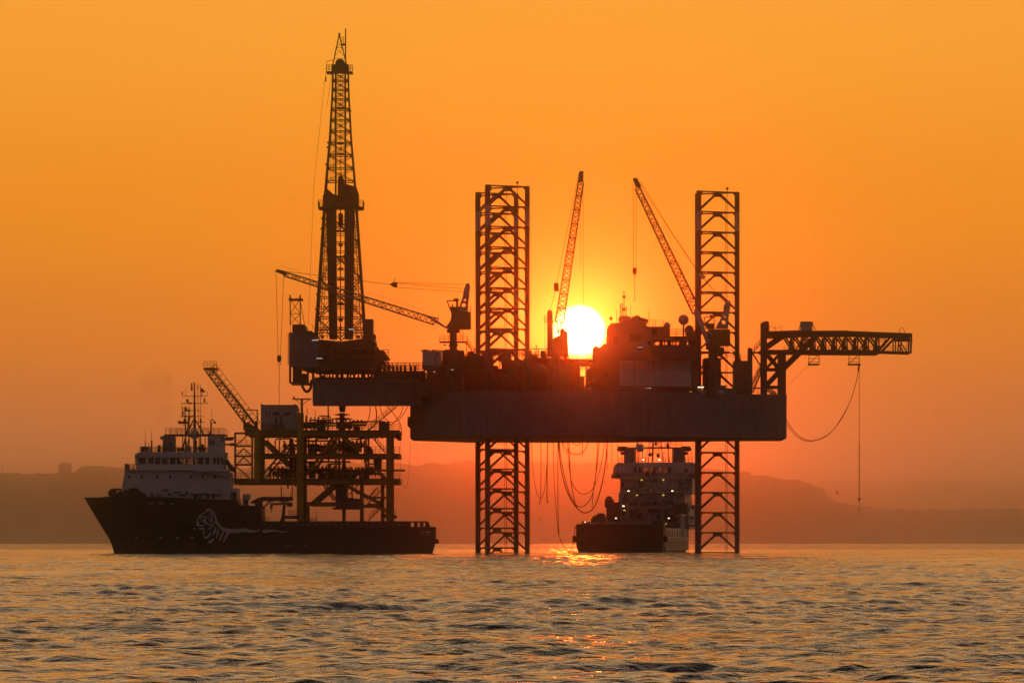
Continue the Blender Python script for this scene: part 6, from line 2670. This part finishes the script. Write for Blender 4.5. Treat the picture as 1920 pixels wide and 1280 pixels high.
# burning deck lamps
for x, y, mt, f0, r_ in ((1206, 861.8, "lampw", F + 2.8, 0.26), (1236.6, 861.8, "lampw", F + 2.8, 0.26), (1178.6, 919.7, "lampw", F + 1.2, 0.27), (1260.7, 919.7, "lampw", F + 1.2, 0.27),
                         (1169.2, 948.1, "lampw", F - 0.4, 0.26), (1203.1, 899.3, "lampy", F + 1.6, 0.28), (1243.5, 899.3, "lampy", F + 1.6, 0.28), (1194.5, 927.8, "lampy", F + 0.6, 0.28),
                         (1243.5, 927.8, "lampy", F + 0.6, 0.3), (1170.9, 956, "lampy", F - 0.5, 0.28), (1155, 971, "lampw", 24, 0.2), (1253.8, 971, "lampw", F - 5, 0.2), (1248.6, 981.8, "lampy", 20, 0.2),
                         (1096.5, 978.3, "lampw", 1.2, 0.22), (1220.4, 918.8, "lampw", F + 0.8, 0.08), (1286.4, 877.3, "lampy", F + 2.9, 0.1)):
    xx, zz = l2(x, y, f0)
    r_ *= 0.82
    m = MB()
    m.box(xx - r_, xx + r_, f0 - 0.12, f0, zz - r_ * 0.55, zz + r_ * 0.55)
    hs = MB()
    hs.box(xx - r_ - 0.08, xx + r_ + 0.08, f0, f0 + 0.3, zz - 0.1, zz + r_ * 0.55 + 0.1)
    lo_ = hs.build("deck_lamp", M["steel"], S2)
    m.build("lit_lens", M[mt], lo_)

# ================================================================== hanging hoses and lines
def cat_pts(pts, k=10):
    """Smooth curve through drawing points (Catmull-Rom)."""
    P = [Vector((x, y, 0)) for x, y in pts]
    P = [P[0] * 2 - P[1]] + P + [P[-1] * 2 - P[-2]]
    out = []
    for i in range(1, len(P) - 2):
        a, b, c, d = P[i - 1:i + 3]
        for j in range(k):
            t = j / k
            out.append(0.5 * ((2 * b) + (c - a) * t + (2 * a - 5 * b + 4 * c - d) * t * t + (3 * b - a - 3 * c + d) * t ** 3))
    out.append(P[-2])
    return out


def sag(x0, y0, x1, y1, yb, xb=None):
    """Hanging loop from one point to another with its bottom at yb."""
    xb = (x0 + x1) / 2 if xb is None else xb
    pts = []
    for i in range(7):
        f = i / 6
        pts.append((x0 + (xb - x0) * (f ** 1.6), y0 + (yb - y0) * math.sin(f * math.pi / 2) ** 0.9))
    for i in range(1, 7):
        f = 1 - i / 6
        pts.append((x1 + (xb - x1) * (f ** 1.6), y1 + (yb - y1) * math.sin(f * math.pi / 2) ** 0.9))
    return pts


def hose(pts, r, Yd, label, name="hose", cat="hose", group="hoses hanging under the rig", mat="hose", ydrift=0.0):
    c = cat_pts(pts)
    m = MB()
    n_ = len(c)
    m.path([at(p.x, p.y, Yd) + Vector((0, ydrift * math.sin(i / n_ * math.pi), 0)) for i, p in enumerate(c)], r, 6)
    return one(m, name, M[mat], label, cat, group, smooth=True)


UY = 822
hose(sag(996.5, UY, 1027, UY, 934, 1014), 0.07, 1100, "thin hose loop nearest to the left legs under the hull")
hose([(1014, UY), (1014.3, 880), (1013.8, 930), (1011.5, 946)], 0.09, 1098, "straight dangling line inside the hose loop nearest the left legs", "line", "line", "lines dangling under the rig")
hose([(1026.5, UY), (1026, 880), (1025.6, 930), (1026.5, 943)], 0.12, 1099, "thick straight dangling line at the right side of the first hose loop", "line", "line", "lines dangling under the rig")
hose([(1037, UY), (1039, 900), (1045, 980), (1048, 1003), (1056, 1023), (1063, 1032), (1068, 1034), (1073, 1026), (1076, 1008), (1078, 990)], 0.075, 1120,
     "longest hose dipping to the water and up to the far ship's stern", "hose", "hose")
hose([(1046, UY), (1046, 900), (1046.5, 960), (1048, 1004)], 0.085, 1118, "straight line beside the longest hose, ending above the water", "line", "line", "lines dangling under the rig")
hose([(1046.5, UY), (1049, 855), (1054, 888), (1062, 917), (1073, 940), (1085, 955), (1097, 961), (1110, 955), (1120, 938), (1129, 905), (1135, 870), (1139.5, UY)], 0.125, 1098,
     "thickest lowest hose loop left of the far ship")
hose([(1048, UY), (1052, 860), (1059, 895), (1068, 925), (1078, 943), (1087, 950), (1098, 946), (1109, 931), (1115, 905), (1119, 865), (1121, UY)], 0.10, 1101, "second lowest hose loop left of the far ship")
hose([(1064, UY), (1066, 860), (1070, 895), (1076, 912), (1086, 923), (1096, 926), (1108, 920), (1117, 905), (1125, 880), (1131, 850), (1135, UY)], 0.075, 1104, "third hose loop, thin, above the two lowest")
hose(sag(1054, UY, 1103.5, UY, 851.5, 1081), 0.10, 1095, "wide shallow hose loop right under the hull")
hose(sag(1073, UY, 1091, UY, 834.5), 0.08, 1094, "smallest hose loop right under the hull")
hose(sag(1053.5, UY, 1068, UY, 849.5, 1062), 0.06, 1097, "narrow little hose loop left of the wide shallow one")
hose([(1067, UY), (1068, 860), (1071, 905), (1079, 945), (1086, 956)], 0.10, 1099, "slanting line running down into the lowest loops", "line", "line", "lines dangling under the rig")
hose([(1124, UY), (1120, 870), (1113, 915), (1110, 952)], 0.07, 1096, "line slanting down the right side of the loops", "line", "line", "lines dangling under the rig")
hose([(1092, UY), (1092.2, 840), (1092, 853)], 0.08, 1093, "short dangling line right of the smallest loop", "line", "line", "lines dangling under the rig")
hose([(1138, UY), (1138.5, 850), (1138, 880)], 0.08, 1094, "dangling line at the right upper end of the thickest loop", "line", "line", "lines dangling under the rig")
hose([(1147, UY), (1147.2, 840), (1147, 867)], 0.07, 1094, "short line hanging between the loops and the far ship", "line", "line", "lines dangling under the rig")
hose([(1158, UY), (1158.3, 850), (1158, 888)], 0.06, 1094, "line hanging before the far ship's left bridge wing", "line", "line", "lines dangling under the rig")
# under the cantilever
for i, (pts, r, lab) in enumerate((
        ([(566, 712), (568, 726), (575, 734), (582, 728), (584, 712)], 0.32, "thick bundled cable loop under the drill floor's left corner"),
        ([(694, 758), (693, 778), (686, 796), (678, 805)], 0.09, "black hose curving from the cantilever down to the platform deck"),
        ([(704, 758), (706, 778), (703, 795), (692, 806)], 0.13, "thicker double-curved hose right of the curving black one"),
        ([(711, 758), (718, 778), (730, 790), (742, 790), (752, 782), (760, 770), (767, 758)], 0.08, "hose swag hung between cantilever and hull corner"),
        ([(722, 758), (738, 775), (748, 790), (752, 800), (753, 816)], 0.09, "hose crossing the swag and dropping past the platform's right edge"),
        ([(756, 758), (752, 775), (742, 788), (732, 798)], 0.08, "hose slanting left behind the swag"),
        ([(615, 758), (615.5, 780), (614, 806)], 0.16, "straight dark umbilical left of the wellhead stack"),
        ([(750, 800), (750.5, 850), (751, 880), (755, 905), (760, 915), (764, 905), (768, 870), (769.5, 826)], 0.03, "thin line looping down right of the platform"))):
    hose(pts, r, 1097 + i * 0.8, lab, group="hoses between the cantilever and the platform")
for i, (x, lab) in enumerate(((557, "thin"), (569, "slanted"))):
    pass
# loading boom hoses and hook line
HP = [(1610, 690), (1605, 718), (1594, 752), (1580, 781), (1562, 806), (1545, 819), (1525, 825.5), (1508, 823), (1492, 812), (1480, 796), (1472, 782)]
hose(HP, 0.075, 1099, "upper of two hoses sagging from the gantry basket back to the rig", group="hoses of the loading gantry")
hose([(x - (1.0 if i < 6 else 3.5) * (i > 2), y + (1.2 if i > 3 else 0)) for i, (x, y) in enumerate(HP[:-1])] + [(1471, 795)], 0.06, 1100.5,
     "lower of two hoses sagging from the gantry basket back to the rig", group="hoses of the loading gantry")
hl = thing("hook_line", "long plumb hook line hanging from the gantry's right basket", "hook line", at(1611, 966, 1099))
m = MB()
m.tube(at(1611, 686, 1099), at(1611, 830, 1099), 0.055, 5)
m.tube(at(1611, 830, 1099), at(1611, 932, 1099), 0.09, 5)
m.build("rope", M["rope"], hl)
m = MB()
m.sphere(at(1611, 935, 1099), 0.22, 8, 6, 1.5)
m.tube(at(1611, 937, 1099), at(1610.8, 941, 1099), 0.09, 5)
m.build("hook_ball", M["steel"], hl)
m = MB()
m.path([at(1611, 941, 1099), at(1611.5, 955, 1099), at(1610.5, 966, 1099)], 0.03, 4)
m.build("tag_line", M["rope"], hl)
hose([(1519, 683), (1500, 700), (1478, 722)], 0.025, 1099, "faint thin guy line from the gantry's left basket down to the rig", "line", "line", mat="rope", group="hoses of the loading gantry")


# ================================================================== gulls
def gull(x, y, Yd, bank, turn, label, up=0.35):
    g_ = thing("gull", label, "bird", at(x, y, Yd), group="gulls in flight", local=True)
    m = MB()
    m.path([(0, -0.30, 0), (0, -0.22, 0.02), (0, -0.05, 0.03), (0, 0.12, 0.02), (0, 0.30, 0)], [0.03, 0.06, 0.085, 0.06, 0.015], 8)
    bd = m.build("body", M["gull"], g_)
    for s in (-1, 1):
        m = MB()
        a = [(0.04 * s, -0.10, 0.04), (0.30 * s, -0.16, 0.04 + up * 0.42), (0.68 * s, 0.02, 0.04 + up * 0.55)]
        b = [(0.04 * s, 0.10, 0.03), (0.30 * s, 0.06, 0.03 + up * 0.40), (0.68 * s, 0.06, 0.035 + up * 0.55)]
        c = [(x_, y_, z_ - 0.02) for x_, y_, z_ in a] + [(x_, y_, z_ - 0.012) for x_, y_, z_ in b]
        m.add(a + b + c, [(0, 1, 4, 3), (1, 2, 5, 4), (6, 9, 10, 7), (7, 10, 11, 8), (0, 6, 7, 1), (1, 7, 8, 2), (3, 4, 10, 9), (4, 5, 11, 10), (2, 8, 11, 5)])
        m.build("wing", M["gull"], g_)
    m = MB()
    m.sphere((0, -0.33, 0.03), 0.055, 8, 6)
    m.path([(0, -0.36, 0.02), (0, -0.43, 0.0)], [0.02, 0.006], 5)
    m.build("head", M["gull"], g_)
    g_.rotation_euler = (0.1, bank, turn)


gull(551, 373, 1500, 0.3, 0.5, "gull high in the sky left of the derrick", 0.4)
gull(1569, 924, 1150, 0.9, 0.9, "banking gull low by the right headland", 0.6)
gull(1012, 976, 1250, -0.9, -0.6, "gull flying upright just right of the left legs", 0.8)
gull(1024, 1010, 1180, 0.2, 0.4, "gull skimming the water left of the far ship", -0.3)
gull(1133, 904, 1700, 0.5, 1.2, "tiny gull left of the far ship's bridge", 0.5)
gull(1771, 844, 2200, 0.1, 0.2, "faint far gull in the sky at the right", 0.2)

# ================================================================== thin funnel smoke
def plume(pts, rad, Yd, dens, label):
    c = [at(x, y, Yd) for x, y in pts]
    m = MB()
    m.path(c, rad, 12)
    mt = bpy.data.materials.new("thin_smoke")
    nt_ = nodes_of(mt)
    nt_.nodes.clear()
    o_ = nt_.nodes.new("ShaderNodeOutputMaterial")
    pv_ = nt_.nodes.new("ShaderNodeVolumePrincipled")
    pv_.inputs["Color"].default_value = (0.22, 0.18, 0.16, 1)
    tc_ = nt_.nodes.new("ShaderNodeTexCoord")
    nz = nt_.nodes.new("ShaderNodeTexNoise")
    nz.inputs["Scale"].default_value = 0.22
    nz.inputs["Detail"].default_value = 3
    nt_.links.new(tc_.outputs["Object"], nz.inputs["Vector"])
    mr = nt_.nodes.new("ShaderNodeMapRange")
    mr.inputs[1].default_value = 0.42
    mr.inputs[2].default_value = 0.68
    mr.inputs[3].default_value = 0.0
    mr.inputs[4].default_value = dens
    nt_.links.new(nz.outputs[0], mr.inputs[0])
    nt_.links.new(mr.outputs[0], pv_.inputs["Density"])
    nt_.links.new(pv_.outputs[0], o_.inputs["Volume"])
    one(m, "smoke", mt, label, "smoke", kind="stuff", smooth=True)


plume([(322, 811), (317, 800), (309, 785), (302, 765), (296, 735), (292, 705), (290, 680)], [0.3, 1.1, 2.0, 2.7, 3.2, 3.6, 0.5], 1062, 0.035, "faint smoke drifting up from the near ship's funnel")
plume([(1328, 930), (1338, 915), (1344, 895), (1342, 875), (1336, 862)], [0.5, 3.0, 4.2, 3.6, 0.5], 1222, 0.022, "faint smoke behind the rig's right leg")

# ================================================================== the hazy evening air
mb = MB()
mb.box(-22000, 22000, -21500, 41000, -4.0, 450.0)
hz = bpy.data.materials.new("evening_haze")
nt = nodes_of(hz)
nt.nodes.clear()
o_ = nt.nodes.new("ShaderNodeOutputMaterial")
pv = nt.nodes.new("ShaderNodeVolumePrincipled")
pv.inputs["Color"].default_value = (0.84, 0.93, 1.0, 1)
pv.inputs["Density"].default_value = 8.6e-5
pv.inputs["Anisotropy"].default_value = 0.9905
nt.links.new(pv.outputs[0], o_.inputs["Volume"])
o = mb.build("haze", hz)
meta(o, "warm evening haze over the sea", "haze", kind="stuff")
